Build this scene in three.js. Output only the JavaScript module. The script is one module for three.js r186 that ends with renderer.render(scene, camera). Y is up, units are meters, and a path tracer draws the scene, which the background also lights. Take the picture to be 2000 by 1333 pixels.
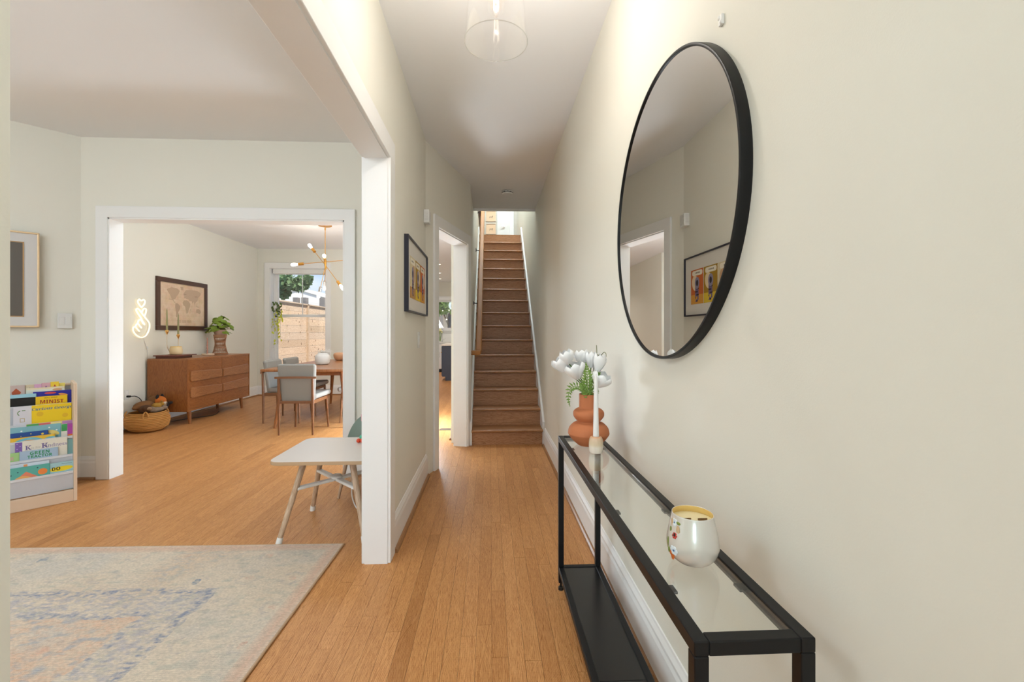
import * as THREE from 'three';
import { RoundedBoxGeometry } from 'three/addons/geometries/RoundedBoxGeometry.js';
import { mergeGeometries } from 'three/addons/utils/BufferGeometryUtils.js';
import { RectAreaLightUniformsLib } from 'three/addons/lights/RectAreaLightUniformsLib.js';

// ---------------------------------------------------------------- camera, sky, sun, exposure
const scene = new THREE.Scene();
const FOCAL = 862, EYE = 1.2;
const camera = new THREE.PerspectiveCamera(2 * Math.atan(666.5 / FOCAL) * 180 / Math.PI, 2000 / 1333, 0.05, 200);
camera.position.set(0, EYE, 0);
camera.rotation.y = -Math.atan(43 / FOCAL);
camera.setViewOffset(2000, 1333, 0, 16.5, 2000, 1333);
const renderer = new THREE.WebGLRenderer({ antialias: true });
renderer.toneMapping = THREE.LinearToneMapping;
renderer.toneMappingExposure = 1.10;
renderer.shadowMap.enabled = true;
RectAreaLightUniformsLib.init();

let seed = 12345;
const rnd = () => { seed = (seed * 1664525 + 1013904223) >>> 0; return seed / 4294967296; };
const rr = (a, b) => a + (b - a) * rnd();
const lattice = new Float32Array(65536); { for (let i = 0; i < 65536; i++) lattice[i] = rnd(); }
function vnoise(x, y, px = 256, py = 256) {
  const xi = Math.floor(x), yi = Math.floor(y); let fx = x - xi, fy = y - yi;
  fx = fx * fx * (3 - 2 * fx); fy = fy * fy * (3 - 2 * fy);
  const X0 = ((xi % px) + px) % px, X1 = (X0 + 1) % px, Y0 = ((yi % py) + py) % py, Y1 = (Y0 + 1) % py;
  const g = (a, b) => lattice[((b & 255) << 8) | (a & 255)];
  const a = g(X0, Y0), b = g(X1, Y0), c = g(X0, Y1), d = g(X1, Y1);
  return a + (b - a) * fx + (c - a) * fy + (a - b - c + d) * fx * fy;
}
function fbm(x, y, o = 4) { let s = 0, a = .5, t = 0; for (let i = 0; i < o; i++) { s += a * vnoise(x, y); t += a; a *= .5; x = x * 2 + 17; y = y * 2 + 31; } return s / t; }
function dataTex(w, h, f, srgb = true) {
  const d = new Uint8Array(w * h * 4);
  for (let y = 0; y < h; y++) for (let x = 0; x < w; x++) { const c = f(x, y), i = (y * w + x) * 4; d[i] = Math.max(0, Math.min(255, c[0] * 255)); d[i + 1] = Math.max(0, Math.min(255, c[1] * 255)); d[i + 2] = Math.max(0, Math.min(255, c[2] * 255)); d[i + 3] = 255; }
  const t = new THREE.DataTexture(d, w, h, THREE.RGBAFormat); t.magFilter = THREE.LinearFilter; t.minFilter = THREE.LinearMipmapLinearFilter; t.generateMipmaps = true;
  t.wrapS = t.wrapT = THREE.RepeatWrapping; if (srgb) t.colorSpace = THREE.SRGBColorSpace; t.needsUpdate = true; return t;
}
// sky: blue with white clouds, the same all round
{
  const sk = dataTex(1024, 512, (x, y) => {
    const el = (y / 512 - .5) * Math.PI, az = x / 1024;
    const k = Math.max(0, Math.sin(el));
    const n = (fbm(Math.cos(az * 6.283) * 3 + 40, Math.sin(az * 6.283) * 3 + 40 + k * 9, 5) - .5) * 2.4 + .45;
    const c = Math.max(0, Math.min(1, n));
    const b = [.56 - .22 * k, .76 - .14 * k, .95];
    return b.map((v) => v + (1 - v) * c * .9);
  });
  sk.mapping = THREE.EquirectangularReflectionMapping;
  scene.background = sk;
  scene.environment = sk;
  scene.backgroundIntensity = 1.0; scene.environmentIntensity = 1.0;
}
const sun = new THREE.DirectionalLight(0xfff1dd, 7);
sun.position.set(7, 13, -4); sun.target.position.set(0, 0, -9); scene.add(sun, sun.target);
sun.castShadow = true; Object.assign(sun.shadow.camera, { left: -16, right: 16, top: 16, bottom: -16, near: .5, far: 60 }); sun.shadow.mapSize.set(2048, 2048);
function lamp(x, y, z, i, color = COOL, radius = 5) { const l = new THREE.PointLight(color, i, 0, 2); l.position.set(x, y, z); l.castShadow = true; l.shadow.radius = radius; scene.add(l); return l; }
const COOL = new THREE.Color().setRGB(.75, .885, 1.0), L = { living: 3.2, floor: 5.2, hall: .9, entryFill: 1.2, hallFill: 2.4, chandelier: .12, kitchen: 5, passage: 2.6, unseenDoorlamp: 9, upper: 12 };  // living, floor and passage feed added fill lamps; upper feeds an unseen one

// ---------------------------------------------------------------- helpers
const V = (x, y, z) => new THREE.Vector3(x, y, z);
const taken = {};
function numbered(n) { const k = taken[n] = (taken[n] ?? -1) + 1; return k ? n + '_' + String(k).padStart(3, '0') : n; }
const UVU = .48, UVV = 1.2;
function prep(g) {
  const n = g.index ? g.toNonIndexed() : g.clone(); for (const k of Object.keys(n.attributes)) if (!['position', 'normal', 'uv'].includes(k)) n.deleteAttribute(k);
  if (!n.attributes.normal) n.computeVertexNormals();
  if (!n.attributes.uv) n.setAttribute('uv', new THREE.BufferAttribute(new Float32Array(n.attributes.position.count * 2), 2));
  n.clearGroups(); n.morphAttributes = {}; return n;
}
const mg = (list) => list.length === 1 && !list[0].groups.length ? list[0] : mergeGeometries(list.map(prep));
// box with grain coordinates: v runs along the longest side (or axis 'g')
function bx(x0, x1, y0, y1, z0, z1, g, off = 0) {
  const w = Math.abs(x1 - x0), h = Math.abs(y1 - y0), d = Math.abs(z1 - z0), b = new THREE.BoxGeometry(w, h, d);
  const s = [w, h, d], ax = g ? 'xyz'.indexOf(g) : s.indexOf(Math.max(...s));
  const p = b.attributes.position, n = b.attributes.normal, uv = b.attributes.uv;
  for (let i = 0; i < p.count; i++) {
    const q = [p.getX(i), p.getY(i), p.getZ(i)], nn = [Math.abs(n.getX(i)), Math.abs(n.getY(i)), Math.abs(n.getZ(i))], fa = nn.indexOf(Math.max(...nn));
    const r = [0, 1, 2].filter((k) => k !== fa); let v = r.includes(ax) ? ax : r[1], u = r.find((k) => k !== v);
    uv.setXY(i, (q[u] + off) / UVU, (q[v] + off * 3.7) / UVV);
  }
  b.translate((x0 + x1) / 2, (y0 + y1) / 2, (z0 + z1) / 2); return b;
}
function rb(x0, x1, y0, y1, z0, z1, r = .004, seg = 2) { const w = Math.abs(x1 - x0), h = Math.abs(y1 - y0), d = Math.abs(z1 - z0); return new RoundedBoxGeometry(w, h, d, seg, Math.min(r, w / 2.01, h / 2.01, d / 2.01)).translate((x0 + x1) / 2, (y0 + y1) / 2, (z0 + z1) / 2); }
function cyl(p, q, r0, r1 = r0, seg = 14) {
  const d = V().subVectors(q, p), g = new THREE.CylinderGeometry(r1, r0, d.length(), seg);
  const uv = g.attributes.uv; for (let i = 0; i < uv.count; i++) uv.setXY(i, uv.getX(i) * r0 * 6.28 / UVU + p.x * 7, uv.getY(i) * d.length() / UVV + p.z);
  g.applyQuaternion(new THREE.Quaternion().setFromUnitVectors(V(0, 1, 0), d.clone().normalize())); g.translate((p.x + q.x) / 2, (p.y + q.y) / 2, (p.z + q.z) / 2); return g;
}
function tube(pts, r, seg = 40, rad = 8, closed = false) { return new THREE.TubeGeometry(new THREE.CatmullRomCurve3(pts, closed), seg, r, rad, closed); }
const lathe = (pts, seg = 40) => new THREE.LatheGeometry(pts.map(([r, y]) => new THREE.Vector2(r, y)), seg);
function smoothProfile(pts, n = 60) { return new THREE.SplineCurve(pts.map(([r, y]) => new THREE.Vector2(r, y))).getPoints(n).map((p) => [Math.max(p.x, 0), p.y]); }
function ball(x, y, z, rx, ry = rx, rz = rx, s = 16) { return new THREE.SphereGeometry(1, s, Math.round(s * .7)).scale(rx, ry, rz).translate(x, y, z); }
// straight moulding: profile [[out, up]...] from P to Q (x,z), out = to the given side normal
function sweep(prof, P, Q, N) {
  const pos = [], uv = [], len = Math.hypot(Q[0] - P[0], Q[1] - P[1]);
  let acc = 0;
  for (let i = 0; i + 1 < prof.length; i++) {
    const [o0, h0] = prof[i], [o1, h1] = prof[i + 1], s = Math.hypot(o1 - o0, h1 - h0);
    const a = [P[0] + N[0] * o0, h0, P[1] + N[1] * o0], b = [Q[0] + N[0] * o0, h0, Q[1] + N[1] * o0], c = [Q[0] + N[0] * o1, h1, Q[1] + N[1] * o1], d = [P[0] + N[0] * o1, h1, P[1] + N[1] * o1];
    pos.push(...a, ...b, ...c, ...a, ...c, ...d);
    const u0 = acc / UVU, u1 = (acc + s) / UVU, v = len / UVV; uv.push(u0, 0, u0, v, u1, v, u0, 0, u1, v, u1, 0); acc += s;
  }
  for (const [E, f] of [[P, 1], [Q, -1]]) for (let i = 1; i + 1 < prof.length; i++) { const t = [prof[0], prof[i], prof[i + 1]]; if (f < 0) t.reverse(); for (const [o, h] of t) { pos.push(E[0] + N[0] * o, h, E[1] + N[1] * o); uv.push(o, h); } }
  const g = new THREE.BufferGeometry(); g.setAttribute('position', new THREE.Float32BufferAttribute(pos, 3)); g.setAttribute('uv', new THREE.Float32BufferAttribute(uv, 2)); g.computeVertexNormals(); return g;
}
function mesh(name, geos, m, parent) {
  const o = new THREE.Mesh(Array.isArray(geos) ? mg(geos) : geos, m); o.name = parent ? name : numbered(name);
  o.castShadow = o.receiveShadow = true; (parent ?? scene).add(o); return o;
}
function tag(o, label, category, group) { o.userData = { label, category }; if (group) o.userData.group = group; return o; }
function thing(name, label, category, pos = [0, 0, 0], turn = 0, group) { const o = new THREE.Group(); o.name = numbered(name); scene.add(o); o.position.set(...pos); o.rotation.y = turn; return tag(o, label, category, group); }
function struct(name, geos, m) { const o = mesh(name, geos, m); o.userData.kind = 'structure'; return o; }
function sgroup(name, pos = [0, 0, 0], turn = 0) { const o = new THREE.Group(); o.name = numbered(name); o.position.set(...pos); o.rotation.y = turn; o.userData.kind = 'structure'; scene.add(o); return o; }
function copy(o, label, pos, turn) { const c = o.clone(); c.name = numbered(o.name.replace(/_\d{3}$/, '')); c.userData = { ...o.userData, label }; scene.add(c); if (pos) c.position.set(...pos); if (turn !== undefined) c.rotation.y = turn; return c; }
function canvasTex(w, h, draw) { const c = document.createElement('canvas'); c.width = w; c.height = h; draw(c.getContext('2d'), w, h); const t = new THREE.CanvasTexture(c); t.colorSpace = THREE.SRGBColorSpace; return t; }
const std = (color, roughness = .6, o = {}) => new THREE.MeshStandardMaterial({ color, roughness, ...o });
const lin = (r, g, b) => new THREE.Color().setRGB(r, g, b);

// ---------------------------------------------------------------- materials
const oakTex = dataTex(512, 1024, (x, y) => {
  const c = Math.floor(x / 64), xn = (x % 64) / 64, yn = y / 1024;
  const cx = .5 + (vnoise(c * 7 + 3, yn * 4, 256, 4) - .5) * 1.3;
  const wob = (vnoise(c * 5 + xn * 2, yn * 8, 256, 8) - .5) * 1.1;
  const flat = c % 3 === 0 ? 1 : .35;
  const ph = 7 * Math.sqrt((xn - cx) * (xn - cx) * 3 + .02) + (vnoise(c * 11 + 60, yn * 3, 256, 3)) * 6 * flat + wob;
  const f = ph - Math.floor(ph), ring = Math.pow(f, 3);
  const fine = vnoise(x * .9, y * .045, 256, 46), pore = vnoise(x * 1.7 + 9, y * .11, 256, 113);
  const t = .30 * ring + .30 * (fine - .5) + (pore > .68 ? .30 * (pore - .68) / .32 : 0) + .12 * (fbm(c * 9 + xn * 2, yn * 6) - .5);
  return [.98 - .55 * t, .97 - .76 * t, .96 - 1.0 * t];
});
const oakRough = dataTex(256, 256, (x, y) => { const v = .42 + .25 * fbm(x / 24, y / 24, 3); return [v, v, v]; }, false);
const grainTex = dataTex(256, 1024, (x, y) => {
  const w = fbm(x / 40, y / 256, 3), ph = x / 20 + w * 7, f = Math.abs((ph % 1) - .5) * 2, fine = vnoise(x * .8, y * .06, 205, 61);
  const t = .5 * f * f * .5 + .35 * (fine - .3); return [.98 - .38 * t, .97 - .5 * t, .96 - .6 * t];
});
const paintBump = dataTex(256, 256, (x, y) => { const v = fbm(x / 5, y / 5, 3); return [v, v, v]; }, false);
function tex(t, ru, rv) { const c = t.clone(); c.repeat.set(ru, rv); c.needsUpdate = true; return c; }
const paintB = tex(paintBump, 4, 10);
const M = {
  wall: std(lin(.808, .782, .69), .62, { bumpMap: paintB, bumpScale: .00015 }),
  ceiling: std(lin(.86, .855, .85), .9),
  trim: std(lin(.86, .85, .83), .38),
  dark: new THREE.MeshPhysicalMaterial({ color: lin(.006, .006, .0065), roughness: .42, specularIntensity: .55 }),
  glass: new THREE.MeshPhysicalMaterial({ color: 0xffffff, roughness: .0, transmission: 1, thickness: 0, ior: 1.5 }),
  white: std(lin(.82, .81, .78), .35),
  plastic: std(lin(.74, .73, .70), .45),
  brass: std(lin(.80, .50, .18), .28, { metalness: 1 }),
  walnut: std(lin(.36, .135, .038), .34, { map: grainTex }),
  walnutTop: std(lin(.42, .18, .065), .3, { map: grainTex }),
  chairWood: std(lin(.24, .105, .042), .4, { map: grainTex }),
  fabric: std(lin(.32, .31, .285), .95, { bumpMap: tex(paintBump, 30, 60), bumpScale: .0006 }),
  stair: std(lin(.47, .245, .125), .42, { map: tex(oakTex, .31, .55) }),
  stairTread: std(lin(.42, .205, .08), .34, { map: tex(oakTex, .31, .55) }),
  rail: std(lin(.46, .205, .05), .6, { map: grainTex }),
  shoe: std(lin(.40, .20, .08), .4, { map: oakTex }),
  gap: std(lin(.10, .05, .02), .9),
  pale: std(lin(.76, .58, .42), .5),
  chrome: std(lin(.6, .6, .6), .25, { metalness: 1 }),
  leaf: new THREE.MeshStandardMaterial({ color: lin(.19, .29, .03), roughness: .5, side: THREE.DoubleSide }),
  fern: new THREE.MeshStandardMaterial({ color: lin(.19, .32, .06), roughness: .6, side: THREE.DoubleSide }),
};
const floorTones = [[.635, .315, .118], [.675, .34, .132], [.59, .284, .103], [.655, .328, .127], [.51, .238, .082]].map(([r, g, b]) => new THREE.MeshPhysicalMaterial({ color: lin(r, g, b), roughness: .40, specularIntensity: .45, map: oakTex }));

// ---------------------------------------------------------------- setting: plan of the place (metres)
const CH = 2.8, WR = .585, WL = -.535, WLi = -.645;
const A = [-.53, -3.72], B = [-.215, -4.76];
const dl = Math.hypot(B[0] - A[0], B[1] - A[1]), dd = [(B[0] - A[0]) / dl, (B[1] - A[1]) / dl], dn = [-dd[1], dd[0]];   // dn points into the hall
const turnOf = (d) => Math.atan2(-d[1], d[0]);      // rotation.y that lays local +x along d
const D_LEFT = -4.43, D_FAR = -8.65;

// floor: strip oak boards on a sub-floor
{
  const fl = sgroup('floor');
  mesh('subfloor', bx(-4.9, 1.0, -.20, -.004, -14.2, 1.9), M.gap, fl);
  const W = .0605, lens = [.42, .58, .74, .92, 1.12, 1.36];
  const geos = lens.map((l, li) => [0, 1, 2, 3, 4, 5, 6, 7].map((c) => {
    const g = new THREE.BoxGeometry(W - .0009, .02, l - .0012); const uv = g.attributes.uv, p = g.attributes.position, off = (c * .37 + li * .23) % 1;
    for (let i = 0; i < uv.count; i++) uv.setXY(i, (c + .06 + .88 * (p.getX(i) / W + .5)) / 8, (p.getZ(i) + l / 2) / UVV + off);
    return g;
  }));
  const list = [];
  for (let x = -4.47; x < .6; x += W) {
    let z = 1.7 + rnd() * .5;
    while (z > -14) {
      const li = Math.floor(rnd() * 6), l = lens[li], c = Math.floor(rnd() * 8), t = Math.floor(rnd() * rnd() * 5.2) % 5, dy = rnd() * .0003;
      list.push({ x: x + W / 2, z: z - l / 2, y: -.0103 + dy, li, c, t }); z -= l;
    }
  }
  const th = Math.atan(43 / FOCAL), cs = Math.cos(th), sn = Math.sin(th);
  const seen = (q) => { const f = q.x * sn - q.z * cs, r = q.x * cs + q.z * sn; if (f < 1.3) return 0; const px = 1000 + FOCAL * r / f, py = 650 + FOCAL * EYE / f; if (px < 20 || px > 1230 || py > 1400) return 0; if (q.z > -2.55 && q.x < -.86) return 0; if (q.x < WLi - .03 && q.z < -2.3 && px > 716) return 0; if (q.z < -3.9 && px > 672 && q.x < -.3) return 0; return 1 / f; };
  for (const q of list) q.s = seen(q);
  list.sort((a, b) => b.s - a.s);
  const rest = floorTones.map(() => []);
  list.forEach((q, i) => {
    if (i < 300 && q.s) { const m = mesh('plank', geos[q.li][q.c], floorTones[q.t], fl); m.position.set(q.x, q.y, q.z); }
    else rest[q.t].push(geos[q.li][q.c].clone().translate(q.x, q.y, q.z));
  });
  rest.forEach((r, k) => { if (r.length) mesh('floor_boards', r, floorTones[k], fl).userData.kind = 'stuff'; });
}
// ceilings
struct('ceiling', [bx(-4.56, .70, CH, CH + .2, -5.7, 1.95), bx(-4.56, -.27, CH, CH + .2, -8.95, -5.7), bx(-2.45, -.27, CH, CH + .2, -14.25, -8.95)], M.ceiling);
struct('ceiling_upper', [bx(-.5, .8, 5.4, 5.5, -9.8, -5.5)], M.ceiling);
struct('wall_stairwell_front', [bx(-.32, .6, CH + .2, 5.5, -5.70, -5.58)], M.wall);
struct('trim_1', rb(-.22, WR, CH - .028, CH + .002, -5.715, -5.69, .002), M.trim);

struct('wall_right', bx(WR, WR + .12, 0, 5.5, -14.3, 1.95, 'y'), M.wall);
struct('wall_left', [bx(WLi, WL, 0, CH, -.52, 1.95, 'y'), bx(WLi, WL, 0, CH, A[1] - .06, -2.335, 'y'), bx(WLi, WL, 2.125, CH, -2.335, -.52, 'y')], M.wall);
// diagonal wall with its cased opening: local x along the wall, z towards the hall
{
  const s0 = .21, s1 = .99, top = 2.135, g = sgroup('wall_diagonal', [A[0], 0, A[1]], turnOf(dd));
  mesh('wall_panel', [bx(-.06, s0, 0, CH, -.14, 0, 'y'), bx(s1, dl + .03, 0, CH, -.14, 0, 'y'), bx(s0, s1, top, CH, -.14, 0, 'y')], M.wall, g);
  const t = sgroup('trim_2', [A[0], 0, A[1]], turnOf(dd));
  for (const [x0, x1, y0, y1] of [[s0 - .08, s0 + .006, 0, top], [s1 - .006, s1 + .085, 0, top], [s0 - .08, s1 + .085, top - .006, top + .095]])
    mesh('casing', rb(x0, x1, y0, y1, 0, .02, .004), M.trim, t);
  mesh('jamb', [bx(s0, s0 + .016, 0, top, -.145, .004), bx(s1 - .016, s1, 0, top, -.145, .004), bx(s0, s1, top - .016, top, -.145, .004)], M.trim, t);
}
struct('wall_stair_left', bx(-.32, -.215, 0, 5.5, -9.8, B[1] + .005, 'y'), M.wall);
struct('wall_passage', bx(-.42, -.321, 0, CH, -14.2, B[1] - .06, 'y'), M.wall);
// living room back wall with the wide cased opening
const OX0 = -3.12, OX1 = -1.215, OT = 2.145;
struct('wall_back', [bx(-4.6, OX0, 0, CH, -3.895, -3.78, 'y'), bx(OX1, WLi + .02, 0, CH, -3.895, -3.78, 'y'), bx(OX0, OX1, OT, CH, -3.895, -3.78, 'y')], M.wall);
{
  const t = sgroup('trim_3');
  for (const [x0, x1, y0, y1] of [[OX0 - .09, OX0 + .005, 0, OT], [OX1 - .005, OX1 + .085, 0, OT], [OX0 - .09, OX1 + .085, OT - .005, OT + .09]]) mesh('casing', rb(x0, x1, y0, y1, -3.78, -3.757, .004), M.trim, t);
  mesh('jamb', [bx(OX0, OX0 + .016, 0, OT, -3.90, -3.762), bx(OX1 - .016, OX1, 0, OT, -3.90, -3.762), bx(OX0, OX1, OT - .016, OT, -3.90, -3.762)], M.trim, t);
  for (const [x0, x1, y0, y1] of [[OX0 - .09, OX0 + .005, 0, OT], [OX1 - .005, OX1 + .085, 0, OT], [OX0 - .09, OX1 + .085, OT - .005, OT + .09]]) mesh('casing', rb(x0, x1, y0, y1, -3.915, -3.895, .004), M.trim, t);
}
// corner wall at 45 degrees
const CA = [-3.335, -3.785], cd = [-.7071, .7071];
{ const g = sgroup('wall_corner', [CA[0], 0, CA[1]], turnOf(cd)); mesh('wall_panel', bx(-.02, 1.55, 0, CH, 0, .12, 'y'), M.wall, g); }
struct('wall_living_left', bx(-4.52, -4.42, 0, CH, -3.0, 1.95, 'y'), M.wall);
// cased opening between hall and living room: jamb and casings
{
  const t = sgroup('trim_4'), H = 2.105;
  mesh('jamb', [bx(WLi - .004, WL + .004, 0, H, -2.335, -2.318), bx(WLi - .004, WL + .004, H, H + .02, -2.335, -.521)], M.trim, t);
  mesh('casing', rb(WL, WL + .02, 0, H + .008, -2.43, -2.322, .004), M.trim, t);
  mesh('casing', rb(WL, WL + .02, H + .006, H + .115, -2.43, -.60, .004), M.trim, t);
  mesh('casing', rb(WLi - .02, WLi, 0, H + .008, -2.43, -2.322, .004), M.trim, t);
  mesh('casing', rb(WLi - .02, WLi, H + .006, H + .115, -2.43, -.60, .004), M.trim, t);
}
// unseen front wall behind the camera: guessed windows and glazed door for daylight
{
  const z0 = 1.75, z1 = 1.95, op = [[-4.0, -3.1], [-2.85, -1.95], [-1.7, -.85]], geo = []; let x = -4.52;
  for (const [a, b] of op) { geo.push(bx(x, a, 0, CH, z0, z1, 'y'), bx(a, b, 0, .55, z0, z1, 'x'), bx(a, b, 2.45, CH, z0, z1, 'x')); x = b; }
  geo.push(bx(x, -.44, 0, CH, z0, z1, 'y'), bx(-.44, .5, 2.1, CH, z0, z1), bx(.5, .7, 0, CH, z0, z1, 'y'));
  struct('wall_front', geo, M.wall);
  op.forEach(([a, b], i) => {
    const w = sgroup('window_' + (i + 3));
    mesh('window_frame', [bx(a, a + .05, .55, 2.45, 1.80, 1.86), bx(b - .05, b, .55, 2.45, 1.80, 1.86), bx(a, b, .55, .60, 1.80, 1.86), bx(a, b, 2.40, 2.45, 1.80, 1.86), bx(a, b, 1.48, 1.53, 1.80, 1.86)], M.trim, w);
    mesh('pane', [bx(a + .05, b - .05, .6, 1.48, 1.828, 1.832), bx(a + .05, b - .05, 1.53, 2.4, 1.828, 1.832)], M.glass, w);
  });
  const d = sgroup('door_2');
  mesh('door_leaf', [bx(-.44, -.30, 0, 2.1, 1.80, 1.85), bx(.36, .5, 0, 2.1, 1.80, 1.85), bx(-.30, .36, 0, .9, 1.80, 1.85), bx(-.30, .36, 1.95, 2.1, 1.80, 1.85)], M.trim, d);
  mesh('pane', bx(-.30, .36, .9, 1.95, 1.822, 1.828), M.glass, d);
}
// dining room and kitchen shell
const WX0 = -4.20, WX1 = -3.15, WY0 = .52, WY1 = 2.435;
struct('wall_dining_left', bx(D_LEFT - .12, D_LEFT, 0, CH, -8.95, -3.9, 'y'), M.wall);
struct('wall_dining_far', [bx(D_LEFT - .12, WX0, 0, CH, -8.9, D_FAR, 'y'), bx(WX1, -2.421, 0, CH, -8.9, D_FAR, 'y'), bx(WX0, WX1, WY1, CH, -8.9, D_FAR), bx(WX0, WX1, 0, WY0, -8.9, D_FAR)], M.wall);
struct('wall_kitchen_left', bx(-2.42, -2.3, 0, CH, -14.2, -8.65, 'y'), M.wall);
const KX0 = -1.95, KX1 = -.75;
struct('wall_kitchen_far', [bx(-2.42, KX0, 0, CH, -14.2, -14, 'y'), bx(KX1, -.3, 0, CH, -14.2, -14, 'y'), bx(KX0, KX1, 2.23, CH, -14.2, -14), bx(KX0, KX1, 0, 1.30, -14.2, -14)], M.wall);
// dining window
{
  const w = sgroup('window_1'), z = -8.86;
  const c = [[WX0 - .095, WX0 + .005, WY0, WY1], [WX1 - .005, WX1 + .095, WY0, WY1], [WX0 - .095, WX1 + .095, WY1 - .005, WY1 + .10]];
  for (const [a, b, e, f] of c) mesh('window_casing', rb(a, b, e, f, D_FAR, D_FAR + .022, .004), M.trim, w);
  mesh('sill', rb(WX0 - .12, WX1 + .12, WY0 - .03, WY0, -8.8, D_FAR + .05, .004), M.trim, w);
  mesh('reveal', [bx(WX0, WX0 + .012, WY0, WY1, -8.9, D_FAR), bx(WX1 - .012, WX1, WY0, WY1, -8.9, D_FAR), bx(WX0, WX1, WY1 - .012, WY1, -8.9, D_FAR)], M.trim, w);
  mesh('sash', [bx(WX0 + .01, WX0 + .065, 1.52, WY1, z - .03, z + .0), bx(WX1 - .065, WX1 - .01, 1.52, WY1, z - .03, z), bx(WX0 + .01, WX1 - .01, 1.51, 1.555, z - .03, z), bx(WX0 + .01, WX1 - .01, WY1 - .06, WY1, z - .03, z)], M.trim, w);
  mesh('sash', [bx(WX0 + .01, WX0 + .065, WY0, 1.53, z + .005, z + .035), bx(WX1 - .065, WX1 - .01, WY0, 1.53, z + .005, z + .035), bx(WX0 + .01, WX1 - .01, 1.50, 1.54, z + .005, z + .035), bx(WX0 + .01, WX1 - .01, WY0, WY0 + .06, z + .005, z + .035)], M.trim, w);
  mesh('muntin', bx(-3.685, -3.675, 1.55, WY1 - .05, z - .02, z - .006), M.trim, w);
  mesh('pane', bx(WX0 + .06, WX1 - .06, 1.55, WY1 - .05, z - .017, z - .013), M.glass, w);
  mesh('pane', bx(WX0 + .06, WX1 - .06, WY0 + .05, 1.50, z + .018, z + .022), M.glass, w);
  const b = thing('roller_blind', 'white roller blind rolled up in a box cassette at the top of the dining window', 'blind', [0, 0, 0]);
  mesh('cassette', rb(WX0 + .03, WX1 - .03, 2.335, WY1 - .01, -8.80, -8.70, .006), M.white, b);
  mesh('hem_bar', rb(WX0 + .05, WX1 - .05, 2.325, 2.342, -8.765, -8.745, .004), M.plastic, b);
  mesh('pull_chain', cyl(V(WX0 + .04, 2.34, -8.72), V(WX0 + .04, .9, -8.72), .003), M.plastic, b);
}
// kitchen window
{
  const w = sgroup('window_2');
  mesh('window_casing', [bx(KX0 - .1, KX0, 1.25, 2.23, -14, -13.98), bx(KX1, KX1 + .1, 1.25, 2.23, -14, -13.98), bx(KX0 - .1, KX1 + .1, 2.23, 2.34, -14, -13.98), bx(KX0 - .1, KX1 + .1, 1.26, 1.30, -14.1, -13.93)], M.trim, w);
  mesh('window_frame', [bx(KX0, KX0 + .06, 1.3, 2.23, -14.12, -14.06), bx(KX1 - .06, KX1, 1.3, 2.23, -14.12, -14.06), bx(KX0, KX1, 2.17, 2.23, -14.12, -14.06), bx(KX0, KX1, 1.3, 1.35, -14.12, -14.06)], M.trim, w);
  mesh('pane', bx(KX0 + .06, KX1 - .06, 1.35, 2.17, -14.092, -14.088), M.glass, w);
}
// baseboards with oak shoe moulding
{
  const prof = [[0, 0], [.017, 0], [.017, .135], [.013, .15], [.013, .162], [.006, .178], [.004, .186], [0, .188]], shoe = [[.0, 0], [.036, 0], [.034, .012], [.026, .02], [.017, .022], [0, .022]];
  const run = (name, P, Q, N) => { const s = sgroup('baseboard_' + name); mesh('board', sweep(prof, P, Q, N), M.trim, s); mesh('shoe', sweep(shoe, P, Q, N), M.shoe, s); };
  run('right', [WR, 1.7], [WR, -4.66], [-1, 0]);
  run('left', [WL, -2.43], [WL, A[1]], [1, 0]);
  run('left_near', [WL, -.53], [WL, 1.75], [1, 0]);
  run('back_left', [CA[0], -3.78], [OX0 - .09, -3.78], [0, 1]);
  run('back_right', [OX1 + .085, -3.78], [WLi, -3.78], [0, 1]);
  run('corner', CA, [CA[0] - 1.1, CA[1] + 1.1], [.7071, .7071]);
  run('living_right', [WLi, -2.43], [WLi, -3.78], [-1, 0]);
  run('dining_left', [D_LEFT, -3.92], [D_LEFT, D_FAR], [1, 0]);
  run('dining_far', [D_LEFT, D_FAR], [-2.3, D_FAR], [0, 1]);
  run('passage', [-.42, -4.95], [-.42, -14], [-1, 0]);
}

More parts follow.
